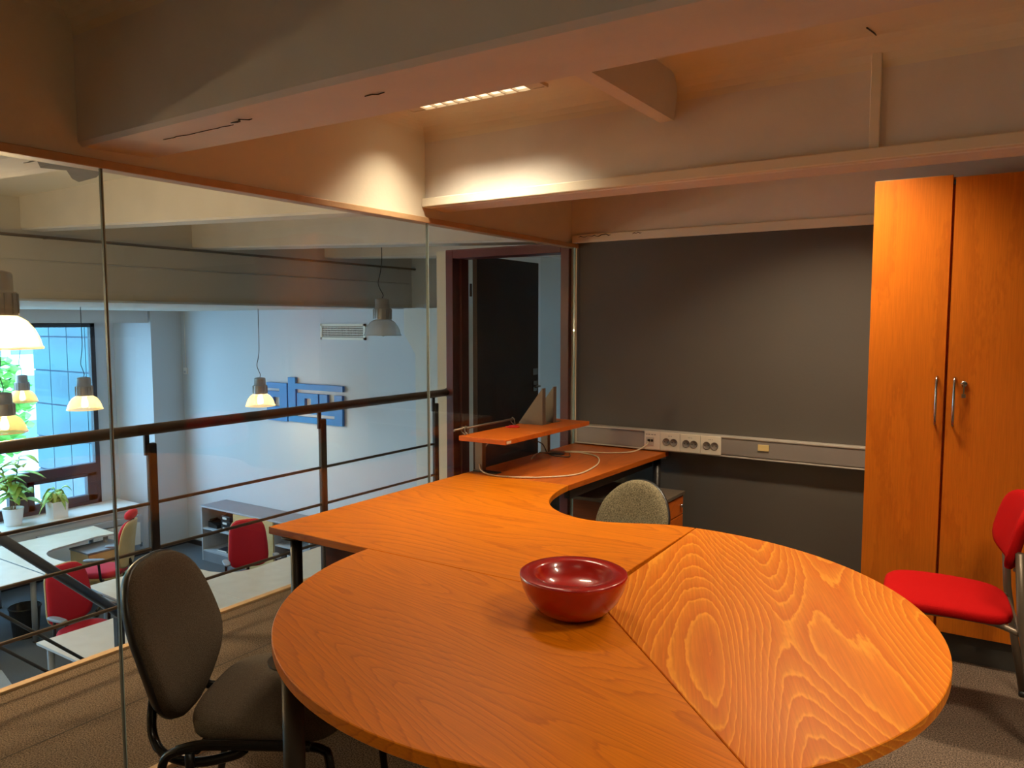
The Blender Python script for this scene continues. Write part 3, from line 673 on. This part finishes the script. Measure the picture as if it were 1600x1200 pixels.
def visitor_chair(label, fab, loc, rz, group=None, kw=1.0, pz=3.3, zb=.43, zt=.845):
    """faces local +x; floor at z=0"""
    t = thing('visitor_chair', label, 'chair', loc, rz, group)
    so, _ = superout(lambda q: 0.205, -.225, .225, 44, 3.4)
    sf = lambda u, v, w_: (0.02+u, v, .462+w_+0.012*math.cos(min(1, abs(u)/.21)*PI/2)*0-0.010*(u/.2)**2*(1 if u > 0 else 0)*1.5-0.008*(1-(v/.225)**2)*0)
    pillow(so, [(.93, -.038), (.985, -.03), (1.0, -.012), (.992, .004), (.955, .017), (.86, .026), (.6, .031), (.25, .030), (.02, .030)], sf).obj('seat', fab, t)
    so2, _ = superout(lambda q: 0.19, -.205, .205, 36, 3.2)
    pillow(so2, [(.9, -.052), (1.0, -.046), (1.0, -.036), (.9, -.034)], lambda u, v, w_: (0.02+u, v, .462+w_)).obj('seat_shell', blackp, t)
    hw = lambda q: kw*(0.206-0.085*max(0, -q-.1)**2-.022*max(0, q+.1)**2-.02*max(0, -q-.1))
    bo, vm = superout(hw, zb, zt, 48, pz)
    def bf(u, v, w_):
        z = vm+v; x = -.318-.20*(v)+w_+0.75*u*u-0.035*math.exp(-((v+.10)/.10)**2)*0
        x += 0.02*math.exp(-((v+.06)/.12)**2)
        return (x, u, z)
    pillow(bo, [(.96, -.004), (.998, 0.004), (1.0, .018), (.985, .030), (.93, .038), (.75, .042), (.4, .043), (.02, .043)], bf).obj('backrest', fab, t)
    pillow(bo, [(.03, -.030), (.5, -.029), (.85, -.024), (.97, -.014), (1.012, -.002), (1.015, .008), (.99, .012)], bf).obj('back_shell', blackp, t)
    for s in (-1, 1):
        y = s*.235
        R_ = MB().tube(smooth_path([(-.17, y, .415), (-.10, y, .432), (0.05, y, .434), (.17, y, .434)], 5), .011, 12, ry=.014).obj('side_rail', blacktube, t)
        MB().tube(smooth_path([(.17, y, .434), (.205, y, .425), (.222, y*1.02, .395), (.245, y*1.06, .2), (.262, y*1.1, .01)], 5), .0115, 12).obj('leg', blacktube, t)
        MB().tube(smooth_path([(-.16, y, .418), (-.195, y, .40), (-.212, y*1.02, .36), (-.25, y*1.06, .18), (-.285, y*1.1, .01)], 5), .0115, 12).obj('leg', blacktube, t)
        yb = s*.135
        MB().tube(smooth_path([(-.285, yb*.75, .58), (-.282, yb*.9, .52), (-.285, yb, .455), (-.272, yb*1.15, .405), (-.225, yb*1.4, .378), (-.13, yb*1.62, .376), (-.03, yb*1.66, .40), (.0, yb*1.66, .418)], 6), .012, 12, ry=.014).obj('back_bracket', blacktube, t)
        for xx, yy in ((.262, y*1.1), (-.285, y*1.1)): MB().lathe([(.016, 0), (.016, .02), (.012, .024)], n=12).obj('foot_cap', blackp, t, loc=(xx, yy, 0))
        MB().tube([(-.14, y*.98, .41), (-.14, y*.98, .35)], .012, 10).obj('stacking_lug', blackp, t)
    MB().tube([(.12, -.235, .418), (.12, .235, .418)], .009, 10).obj('cross_bar', blacktube, t)
    MB().tube([(-.12, -.235, .415), (-.12, .235, .415)], .009, 10).obj('cross_bar', blacktube, t)
    return t
visitor_chair('brown-grey fabric chair with black tube frame between the glass and the round table', brownfab, (-1.71, 1.39, 0), math.radians(31), zb=.402, zt=.842)
visitor_chair('grey-green fabric chair whose rounded back shows in the curve of the desk', greyfab, (-1.43, 2.80, 0), math.radians(-102), kw=.9, pz=2.2, zt=.80)

# red chair
def red_chair(loc, rz):
    t = thing('red_chair', 'bright red upholstered chair with taupe metal legs beside the cabinet', 'chair', loc, rz)
    so, _ = superout(lambda q: 0.215, -.215, .215, 48, 4.2)
    pillow(so, [(.95, -.022), (.99, -.016), (1, -.004), (.99, .008), (.95, .015), (.8, .019), (.4, .021), (.02, .021)], lambda u, v, w_: (.0+u, v, .452+w_+.006*(u/.215)-.006*(u/.2)**2)).obj('seat', redfab, t)
    bo, vm = superout(lambda q: 0.232-.012*q, .615, .865, 48, 3.6)
    bf = lambda u, v, w_: (-.205-.22*v+w_+0.8*u*u-.035, u, vm+v)
    pillow(bo, [(.02, -.010), (.6, -.010), (.95, -.008), (1, 0), (1.0, .012), (.97, .021), (.85, .026), (.4, .028), (.02, .028)], bf).obj('backrest', redfab, t)
    for s in (-1, 1):
        y = s*.222
        MB().tube([(-.208, y, .70), (-.225, y, .45), (-.262, y*1.04, .22), (-.30, y*1.08, .01)], .0125, 10, ry=.0145).obj('rear_leg', taupem, t)
        MB().tube(smooth_path([(-.222, y*.97, .412), (-.12, y*.72, .420), (.12, y*.72, .420), (.16, y*.80, .40), (.185, y*.92, .3), (.215, y*1.05, .01)], 5), .011, 10).obj('front_leg', taupem, t)
        for z in (.665, .635): MB().tube([(-.212, y*.985, z), (-.196, y*.93, z)], .007, 8).obj('bolt', taupem, t)
        for xx, yy in ((-.30, y*1.08), (.215, y*1.05)): MB().lathe([(.017, 0), (.015, .022)], n=12).obj('foot_cap', blackp, t, loc=(xx, yy, 0))
    MB().tube([(-.228, -.222, .40), (-.228, .222, .40)], .009, 8).obj('cross_bar', taupem, t)
    return t
red_chair((-.185, 3.35, 0), math.radians(180+6))

# ------------------------------------------------------------------ pendant lamps
def pendant(x, y, zb, on, ztop, label, kind='on', k=1.0, cord=None, watts=1.0):
    t = thing('pendant_lamp', label, 'lamp', (x, y, zb), group='industrial pendant lamps')
    sm = {'on': shade_on, 'dim': shade_dim, 'off': shade_off}[kind]
    prof = [(.180, 0), (.182, .004), (.177, .020), (.168, .055), (.150, .095), (.122, .132), (.092, .152), (.070, .158)]
    MB().lathe(prof, n=40, cap=False).obj('shade', sm, t)
    MB().lathe([(.180, 0), (.185, .002), (.185, .010), (.178, .012)], n=40, cap=False).obj('shade_rim', sm, t)
    b = MB().lathe([(.086, .158), (.088, .165), (.086, .262), (.082, .268), (.071, .270), (.070, .345), (.066, .358), (.030, .368), (.0, .369)], n=32, cap=False).obj('housing', aluhouse, t)
    for i in range(14):
        a = 2*PI*i/14
        M = Matrix.Rotation(a, 4, 'Z') @ Matrix.Translation((.088, 0, .212))
        MB().obox(M, .005, .004, .048).obj('fin', aluhouse, b)
    H_ = ztop-zb
    pts = [(0, 0, .368), (0.012, 0, .40), (-.035, 0.01, .455), (-.05, 0.0, .52), (-.02, 0, .62), (.0, 0, .74), (0, 0, H_*0.85 if H_ > 1.0 else .78), (0, 0, H_)]
    if H_ < .8: pts = pts[:6]+[(0, 0, H_)]
    MB().tube(smooth_path(pts, 6), .0042, 6).obj('cord', blackp, t)
    if kind != 'off':
        MB().lathe([(.0, .022), (.03, .03), (.036, .06), (.03, .10), (.02, .135), (.02, .155)], n=20, cap=False).obj('bulb', bulbE, t)
        L = bpy.data.lights.new('bulb_light', 'POINT'); L.energy = PEND_W*watts; L.color = (1.0, .72, .40); L.shadow_soft_size = .05
        lo = bpy.data.objects.new('bulb_light', L); COL.objects.link(lo); lo.location = (x, y, zb+.06)
    else:
        MB().lathe([(.0, -.012), (.016, -.006), (.02, .03), (.02, .155)], n=16, cap=False).obj('bulb', whitep, t)
    return t
pendant(-5.22, 5.66, 1.365, 0, ZC, 'unlit silver pendant lamp in front of the grey bulkhead', 'off')
pendant(-8.03, 6.42, .43, 1, 1.665, 'lit pendant lamp hanging before the blue logo', 'on')
pendant(-8.70, 4.56, .52, 1, 1.665, 'lit pendant lamp beside the right edge of the window', 'on')
pendant(-11.10, 5.00, .43, 1, 1.665, 'smaller, farthest pendant lamp in front of the window, glowing amber', 'dim', watts=.45)
pendant(-7.62, 3.27, .50, 1, 1.665, 'lit pendant lamp cut by the left picture edge, lower of the two there', 'dim', watts=.45)
pendant(-3.98, 1.70, 1.372, 1, ZC, 'largest and nearest lit pendant lamp at the left picture edge', 'on', watts=3.2)
pendant(-4.9, -0.4, 1.372, 1, ZC, 'lit pendant lamp over the hall, out of frame to the left, added to warm the beams', 'on', watts=6.0)  # unseen lamp, added to warm the upper hall
pendant(-7.6, 0.6, .43, 1, 1.665, 'lit pendant lamp under the low hall ceiling, out of frame to the left, added for warm light', 'on')  # second unseen lamp, added for warmer light in the hall

# ------------------------------------------------------------------ logo on the hall end wall
lg = thing('wall_logo', 'big blue cut-out logo reading atoy on the hall end wall', 'sign', (0, 7.25, 0))
def letter(name, polys, holes=()):
    """flat outline made of rectangles (x0,x1,z0,z1) with rounded outer frame"""
    m = MB()
    for (x0, x1, z0, z1) in polys: m.box(x0, x1, -.05, -.012, z0, z1)
    return m.obj(name, bluem, lg)
# letter a
letter('letter_a', [(-8.60, -8.446, .115, .649), (-8.869, -8.60, .57, .649), (-8.869, -8.60, .447, .53), (-8.869, -8.73, .115, .447), (-8.73, -8.60, .115, .318)])
# letter t with its long arm
letter('letter_t', [(-8.418, -8.27, .125, .738), (-8.27, -7.362, .578, .656), (-8.27, -7.52, .125, .205)])
letter('letter_o', [(-8.237, -8.09, .25, .528), (-7.965, -7.828, .25, .528), (-8.09, -7.965, .46, .528), (-8.09, -7.965, .25, .30)])
letter('letter_y', [(-7.797, -7.651, .25, .528), (-7.52, -7.375, .125, .528), (-7.651, -7.52, .25, .34)])
for x in (-8.6, -8.0, -7.6): bx('standoff', greytrim, x-.01, x+.01, -.012, 0, .14, .16, lg)
# wall vent
vt = thing('wall_vent', 'cream rectangular air grille high on the hall end wall', 'vent', (-7.38, 7.25, 1.372))
f = MB().box(-.41, .41, -.02, 0, .075, .105).box(-.41, .41, -.02, 0, -.105, -.075).box(-.41, -.38, -.02, 0, -.105, .105).box(.38, .41, -.02, 0, -.105, .105)
f.obj('frame', ventm, vt); bx('grille_back', ventd, -.38, .38, -.004, 0, -.075, .075, vt)
for i in range(5): bx('slat', ventm, -.38, .38, -.015, -.008, -.06+i*.03-.004, -.06+i*.03+.004, vt)
gm = MB()
for i in range(36): x = -.37+i*.021; gm.box(x-.003, x+.003, -.008, -.004, -.075, .075)
o = gm.obj('grille_bars', ventm, vt); o['kind'] = 'stuff'
sw = thing('wall_sensor', 'small white sensor box in the corner of the hall end wall', 'sensor', (-10.8, 7.25, .74))
bx('sensor_box', whitep, -.04, .04, -.03, 0, -.05, .05, sw, .006); bx('sensor_slot', greytrim, -.02, .02, -.034, -.03, -.03, 0, sw)
MB().tube([(0, -.012, .05), (0, -.012, .92)], .006, 6).obj('sensor_cable', whitep, sw)

# ------------------------------------------------------------------ hall furniture
TZ = FZ+.73
def hall_desk(label, tops, legs, group=None):
    t = thing('office_desk', label, 'desk', (0, 0, 0), group=group)
    for pts in tops:
        o = MB().prism(pts, TZ-.025, TZ, .0015).obj('desk_top', birch, t)
        MB().prism([(x, y) for x, y in inset(pts, -.002)], TZ-.022, TZ-.003).obj('edge_band', greytrim, o)
    for x, y in legs:
        l = MB().lathe([(.03, .012), (.03, .705)], n=14).obj('leg', greylam, t, loc=(x, y, FZ)); MB().lathe([(.034, 0), (.034, .014)], n=14).obj('foot', blackp, l)
    return t
A1 = [(-6.02, 3.16), (-6.02, 4.80), (-7.05, 4.80), (-8.05, 4.80), (-8.05, 4.16), (-7.35, 4.12)] + [p[:2] for p in bez((-7.35, 4.12, 0), (-7.1, 4.08, 0), (-6.97, 4.0, 0), (-6.97, 3.75, 0), 8)[1:]] + [(-6.99, 3.16)]
A2 = [(-6.02, 4.803), (-6.02, 7.0), (-7.09, 7.0), (-7.09, 5.7)] + [p[:2] for p in bez((-7.09, 5.7, 0), (-7.04, 5.45, 0), (-7.10, 5.24, 0), (-7.40, 5.17, 0), 8)[1:]] + [(-8.05, 5.13), (-8.05, 4.803)]
hall_desk('birch office desk with a free corner just beyond the walkway edge', [A1], [(-6.92, 3.24), (-6.1, 3.24), (-7.95, 4.3), (-6.1, 4.7)])
hall_desk('birch office desk with a curved cut-out in front of the crimson chair', [A2], [(-7.95, 4.95), (-6.98, 6.9), (-6.1, 6.9)])
B = [(-10.41, 4.12), (-8.72, 4.12), (-8.79, 4.49), (-9.2, 4.46)] + [p[:2] for p in bez((-9.2, 4.46, 0), (-9.55, 4.44, 0), (-9.72, 4.5, 0), (-9.76, 4.70, 0), 8)[1:]] + [(-9.81, 5.03), (-9.86, 5.24), (-9.80, 5.46), (-10.41, 5.50)]
hall_desk('pale corner desk with a rounded cut-out under the window', [B], [(-8.85, 4.2), (-10.3, 5.4), (-9.9, 5.38), (-10.3, 4.25)])
hall_desk('pale desk in front of the window at the left picture edge', [[(-10.3, 2.7), (-8.78, 2.7), (-8.78, 4.10), (-10.3, 4.10)]], [(-8.86, 2.8), (-8.86, 4.0), (-10.2, 2.8), (-10.2, 4.0)])
pb = thing('drawer_pedestal', 'birch drawer pedestal under the corner desk behind the headrest chair', 'pedestal', (-9.77, 5.22, FZ))
bx('carcass', birchdoor, -.22, .2, -.25, .25, .04, .60, pb, .003)
bx('pedestal_top', greylam, -.23, .22, -.26, .26, .60, .62, pb)
for a, b in ((.06, .23), (.235, .41), (.415, .59)): bx('drawer', birchdoor, .2, .215, -.245, .245, a, b, pb, .002)

def task_chair(label, loc, rz, headrest=False):
    t = thing('office_chair', label, 'chair', loc, rz, group='crimson office chairs in the hall')
    for i in range(5):
        a = 2*PI*i/5+.3; c, s_ = math.cos(a), math.sin(a)
        MB().tube([(0, 0, .11), (c*.16, s_*.16, .10), (c*.29, s_*.29, .075)], [.028, .022, .016], 8).obj('base_arm', blackp, t)
        q = MB().tube([(-.02, 0, 0), (.02, 0, 0)], .03, 12).obj('castor', blackp, t, loc=(c*.29, s_*.29, .03)); q.rotation_euler = (0, 0, a+PI/2)
    MB().lathe([(.03, .09), (.03, .3), (.018, .3), (.018, .43)], n=14).obj('gas_column', blackp, t)
    so, _ = superout(lambda q: .235, -.24, .24, 36, 3.2)
    pillow(so, [(.92, -.035), (1, -.02), (1, .005), (.95, .03), (.8, .042), (.3, .046), (.02, .046)], lambda u, v, w_: (u+.02, v, .475+w_)).obj('seat', hallred, t)
    pillow(so, [(.8, -.065), (.95, -.055), (.97, -.036), (.9, -.034)], lambda u, v, w_: (u+.02, v, .475+w_)).obj('seat_shell', birchdoor, t)
    zt = 1.10
    bo, vm = superout(lambda q: .225-.02*q, .53, zt, 40, 4.2)
    bf = lambda u, v, w_: (-.245-.13*(v+.2)-.25*(v-.0)**2+w_+.45*u*u, u, vm+v)
    pillow(bo, [(.97, -.002), (1, .008), (1, .022), (.96, .036), (.8, .043), (.02, .045)], bf).obj('backrest', hallred, t)
    pillow(bo, [(.02, -.024), (.9, -.024), (1.01, -.02), (1.015, -.004), (1.0, -.001)], bf).obj('back_shell', birchdoor, t)
    if headrest:
        ho, hv = superout(lambda q: .15, 1.11, 1.22, 32, 2.6)
        pillow(ho, [(.5, -.03), (.9, -.02), (1, 0), (.95, .03), (.7, .045), (.02, .05)], lambda u, v, w_: (-.33+w_+.3*u*u, u, hv+v)).obj('headrest', hallred, t)
        MB().tube([(-.29, 0, 1.0), (-.345, 0, 1.12)], .014, 8).obj('headrest_stem', blackp, t)
    for s in (-1, 1):
        a_ = MB().tube(smooth_path([(-.06, s*.2, .42), (-.06, s*.285, .44), (-.05, s*.29, .55), (-.04, s*.29, .67)], 5), .015, 8).obj('armrest', blackp, t)
        ao, _ = superout(lambda q: .13, -.04, .04, 20, 3)
        pillow(ao, [(.8, -.012), (1, -.004), (1, .008), (.8, .016)], lambda u, v, w_: (u+.0, v+s*.29, .685+w_)).obj('arm_pad', greylam, a_)
    MB().tube(smooth_path([(-.1, 0, .42), (-.26, 0, .43), (-.30, 0, .5), (-.28, 0, .62)], 5), .02, 8).obj('back_bar', blackp, t)
    return t
task_chair('crimson office chair pulled up to the free-corner desk, nearest to the walkway', (-7.52, 3.86, FZ), math.radians(8))
task_chair('crimson office chair with a headrest turned to the window desk', (-9.18, 4.98, FZ), math.radians(180+38), True)
task_chair('crimson office chair in front of the low grey cabinet', (-7.48, 5.80, FZ), math.radians(-28))

# waste bin
bn = thing('waste_bin', 'black wire waste bin under the left desk', 'bin', (-9.12, 4.02, FZ))
MB().lathe([(.0, .004), (.12, 0), (.125, .01), (.155, .33), (.16, .335), (.15, .335), (.12, .02), (.0, .015)], n=28, cap=False).obj('basket', binm, bn)
MB().lathe([(.155, .325), (.165, .33), (.165, .345), (.155, .345)], n=28, cap=False).obj('rim', blackp, bn)
bn2 = copy_tree(bn); bn2.location = (-8.62, 3.35, FZ); bn2['label'] = 'second black waste bin at the left picture edge, nearer to the stairs'
# laptop-like tray on the chair desk
nb = thing('laptop', 'open pale blue laptop seat tray behind the nearest crimson chair', 'laptop', (-7.45, 4.36, TZ), math.radians(15))
bx('keyboard_half', greylam, -.12, .12, -.16, .16, 0, .015, nb, .003); bx('keys', darkshelf, -.08, .09, -.14, .14, .015, .018, nb)
nb['label'] = 'closed dark laptop on the desk wing behind the nearest crimson chair'; nb['category'] = 'laptop'

# low cabinet with open shelves
lc = thing('low_cabinet', 'low grey cabinet with open shelves and a birch door under the logo', 'cabinet', (0, 0, FZ))
y0, y1 = 6.80, 7.235
bx('cabinet_top', greylam, -9.9, -7.2, y0-.01, y1, .80, .822, lc, .002); bx('top_edge', greytrim, -9.9, -7.2, y0-.013, y0-.01, .80, .822, lc)
for x in (-9.9, -9.15, -8.31, -7.62, -7.222): bx('side_panel', greytrim, x, x+.022, y0, y1, 0.0, .80, lc)
bx('back_panel', darkshelf, -9.88, -7.22, y1-.012, y1-.002, .08, .80, lc); bx('plinth', greylam, -9.88, -7.22, y0+.004, y0+.02, 0.0, .14, lc)
for xa, xb in ((-9.878, -9.15), (-8.288, -7.62), (-7.598, -7.222)):
    for z in (.14, .47): bx('shelf', greytrim, xa, xb, y0+.005, y1-.012, z, z+.02, lc)
dd = bx('door', birchdoor, -9.14, -8.30, y0-.018, y0-.001, .05, .795, lc, .002)
for x in (-8.78, -8.72): MB().tube([(x, y0-.018, .50), (x, y0-.04, .52), (x, y0-.04, .68), (x, y0-.018, .70)], .006, 8).obj('handle', chrome, dd)
bx('lock', chrome, -8.70, -8.64, y0-.026, y0-.018, .70, .72, dd)
def shelf_item(name, lab, cat, x, z, kind):
    t = thing(name, lab, cat, (x, 6.95, FZ+z))
    if kind == 'stack':
        for i in range(3): bx('box', blackp, -.10, .10, -.09, .09, i*.075, i*.075+.068, t, .004); bx('white_label', whitep, -.06, .03, -.094, -.09, i*.075+.02, i*.075+.05, t)
    elif kind == 'phone':
        MB().loft([[(-.1, y, 0), (.1, y, 0), (.1, y, .05), (-.1, y, .09)] for y in (-.09, .09)], smooth=False).obj('phone_body', blackp, t)
        MB().tube([(-.09, -.06, .10), (-.09, .06, .10)], .02, 8).obj('handset', blackp, t)
    elif kind == 'dome':
        MB().lathe([(.095, 0), (.095, .03), (.07, .08), (.03, .10), (0, .10)], n=20, cap=False).obj('shell', greylam, t)
        bx('white_label', whitep, -.06, .04, -.1, -.09, .01, .03, t)
    elif kind == 'book':
        bx('cover', darkshelf, -.11, .11, -.08, .08, 0, .03, t, .002); bx('pages', whitep, -.105, .09, -.083, -.08, .006, .024, t)
shelf_item('box_stack', 'stack of three black boxes with white labels on the upper shelf of the low cabinet', 'boxes', -9.42, .49, 'stack')
shelf_item('desk_phone', 'black desk phone at the left end of the upper shelf of the low cabinet', 'phone', -9.72, .49, 'phone')
shelf_item('grey_helmet', 'rounded grey shell beside the stacked black boxes', 'device', -9.265, .49, 'dome')
shelf_item('book', 'dark book with a white edge, left one on the lowest shelf of the low cabinet', 'book', -9.52, .16, 'book')
shelf_item('book', 'dark book with a white edge, right one next to the cabinet door', 'book', -9.27, .16, 'book')
shelf_item('box_stack', 'black boxes on the shelf right of the birch cabinet door', 'boxes', -8.05, .16, 'stack')

# ------------------------------------------------------------------ potted plants on the sill
def leaf_obj(par, m, base, az, el, L, W_, droop, name='leaf'):
    n = 6; vs = []; M = Matrix.Translation(base) @ Matrix.Rotation(az, 4, 'Z')
    for i in range(n+1):
        t = i/n; ww = W_*math.sin(PI*min(1, t*0.94+.04))**.8*(1-.25*t)
        x = L*t*math.cos(el); z = L*t*math.sin(el)-droop*L*t*t
        for s in (-1, 0, 1): vs.append(M @ Vector((x, s*ww, z+abs(s)*ww*.35)))
    fs = []
    for i in range(n):
        for j in (0, 1): a = i*3+j; fs.append((a, a+1, a+4, a+3))
    mb = MB(); mb.add(vs, fs, True); o = mb.obj(name, m, par)
    so = o.modifiers.new('thick', 'SOLIDIFY'); so.thickness = .002
    return o
SX = -1.24
p1 = thing('potted_plant', 'taller leafy plant in a round white pot at the left picture edge', 'plant', (-11.24, 4.87, SX))
MB().lathe([(.0, 0), (.095, 0), (.10, .01), (.128, .22), (.132, .225), (.13, .235), (.12, .235), (.115, .2), (0, .2)], n=36, cap=False).obj('pot', whitepot, p1)
MB().lathe([(.116, .19), (.08, .205), (0, .21)], n=24, cap=False).obj('soil', soilm, p1)
rnd = random.Random(5)
for k, (dx, dy, hh) in enumerate(((.02, .05, .72), (-.02, -.05, .60), (.03, -.02, .40), (0, .09, .34))):
    path = [(dx*.3, dy*.3, .2), (dx*.8, dy*.8, .2+hh*.5), (dx*1.4, dy*2, .2+hh)]
    MB().tube(smooth_path(path, 4), .006, 6).obj('stem', stemm, p1)
    nl = 10 if hh > .5 else 8
    for i in range(nl):
        t = .35+.65*i/(nl-1)
        b = (dx*(.3+1.1*t), dy*(.3+1.7*t), .2+hh*t)
        leaf_obj(p1, leafm, b, rnd.random()*2*PI, rnd.uniform(.1, .8), rnd.uniform(.24, .36), rnd.uniform(.055, .08), rnd.uniform(.3, .7))
p2 = thing('potted_plant', 'smaller bushy plant in a square white pot on the window sill', 'plant', (-11.18, 5.41, SX), math.radians(0))
MB().loft([[(-.105*s, -.105*s, z), (.105*s, -.105*s, z), (.105*s, .105*s, z), (-.105*s, .105*s, z)] for s, z in ((.94, 0), (1.0, .22), (1.0, .235), (.93, .235), (.92, .2))], smooth=False).obj('pot', whitepot, p2)
bx('soil', soilm, -.096, .096, -.096, .096, .18, .205, p2)
for i in range(26):
    a = rnd.random()*2*PI; r_ = rnd.uniform(0, .07)
    leaf_obj(p2, leafm2, (r_*math.cos(a), r_*math.sin(a), .2+rnd.uniform(.02, .2)), a+rnd.uniform(-.5, .5), rnd.uniform(.2, 1.2), rnd.uniform(.15, .24), rnd.uniform(.036, .054), rnd.uniform(.8, 1.7))

# ------------------------------------------------------------------ outside
GZ = -7.5
asph = mat('street', rgb(190, 196, 200), .8, noise=(.4, rgb(176, 182, 186), .2))
struct(bx('ground', asph, -160, -12.5, -70, 90, GZ-.3, GZ), 'pale street outside the window')
fac = mat('facade_glass_blue', rgb(70, 88, 98), .10, 0.1, spec=.6, noise=(.8, rgb(80, 98, 108), .2))
facm = mat('facade_mullion', rgb(40, 62, 96), .5, noise=(3, rgb(36, 56, 88), .3))
fw_ = thing('glass_facade', 'blue glass-clad wing of the building right outside the window', 'building', (0, 0, 0))
bx('core', facm, -14.4, -12.1, 6.72, 9.5, GZ, 8, fw_)
for i in range(4):
    for j in range(26):
        xa = -14.4+i*.575; za = GZ+.05+j*.58
        bx('glass_panel', fac, xa+.010, xa+.565, 6.69, 6.72, za+.012, za+.568, fw_)
white1 = mat('far_white_wall', rgb(214, 220, 218), .8, noise=(.3, rgb(206, 212, 210), .3))
far_pane = mat('far_pane', rgb(96, 130, 150), .2, spec=.8, noise=(.3, rgb(84, 118, 138), .3))
aqua = mat('aqua_cladding', rgb(120, 200, 200), .7, noise=(.3, rgb(110, 190, 192), .3))
def building(x, y, wx, wy, h, m, label, cols, rows, side='x'):
    t = thing('building', label, 'building', (x, y, GZ))
    bx('wall', m, -wx/2, wx/2, -wy/2, wy/2, 0, h, t); bx('roof', greylam, -wx/2-.2, wx/2+.2, -wy/2-.2, wy/2+.2, h, h+.4, t)
    for i in range(cols):
        for j in range(rows):
            yc = -wy/2+wy*(i+.5)/cols; zc_ = h*(j+.55)/rows
            o = bx('window', far_pane, wx/2, wx/2+.05, yc-wy/cols*.3, yc+wy/cols*.3, zc_-h/rows*.26, zc_+h/rows*.26, t)
building(-62, 22, 14, 22, 24, white1, 'white block of flats across the street', 7, 8)
building(-58, -8, 12, 26, 19, aqua, 'aqua-clad block behind the street trees', 8, 6)
building(-75, 52, 14, 26, 30, white1, 'tall pale block far behind the street', 7, 9)
sg = thing('street_sign', 'large red and white sign board on the aqua block', 'sign', (-51.5, 17.5, GZ+11.5))
bx('board', mat('sign_red', rgb(226, 90, 80), .6, noise=(1, rgb(216, 82, 72), .3)), -.2, .2, -3, 3, -1.3, 1.3, sg); bx('bracket', greylam, -.6, -.2, -.3, .3, -4, 1, sg)
fol = mat('tree_foliage', rgb(84, 150, 60), .8, noise=(1.2, rgb(126, 186, 84), .2))
bark = mat('bark', rgb(92, 78, 62), .9, noise=(5, rgb(80, 66, 52), .3))
def tree(x, y, h, label, sd):
    t = thing('tree', label, 'tree', (x, y, GZ)); rnd = random.Random(sd)
    MB().tube([(0, 0, 0), (.1, 0, h*.3), (0, .1, h*.6)], [.22, .18, .1], 10).obj('trunk', bark, t)
    m = MB()
    for i in range(900):
        a = rnd.random()*2*PI; b = math.acos(2*rnd.random()-1); r = h*.27*rnd.random()**.4
        c = Vector((r*math.sin(b)*math.cos(a), r*math.sin(b)*math.sin(a), h*.66+r*math.cos(b)*1.15))
        M = Matrix.Translation(c) @ Matrix.Rotation(rnd.random()*6, 4, 'Z') @ Matrix.Rotation(rnd.random()*3, 4, 'X')
        s = h*.035
        m.add([M @ Vector(v) for v in ((-s, 0, 0), (0, -s*.6, s*.2), (s, 0, 0), (0, s*.6, s*.2))], [(0, 1, 2, 3)])
    o = m.obj('foliage', fol, t); o['kind'] = 'stuff'
tree(-34, 13.2, 8.5, 'green street tree standing nearest to the blue glass wing', 3)
tree(-38, 10.0, 9.5, 'green street tree at the left picture edge', 4)
tree(-28, 8.2, 5.5, 'low green tree beside the street, nearest to the building', 6)
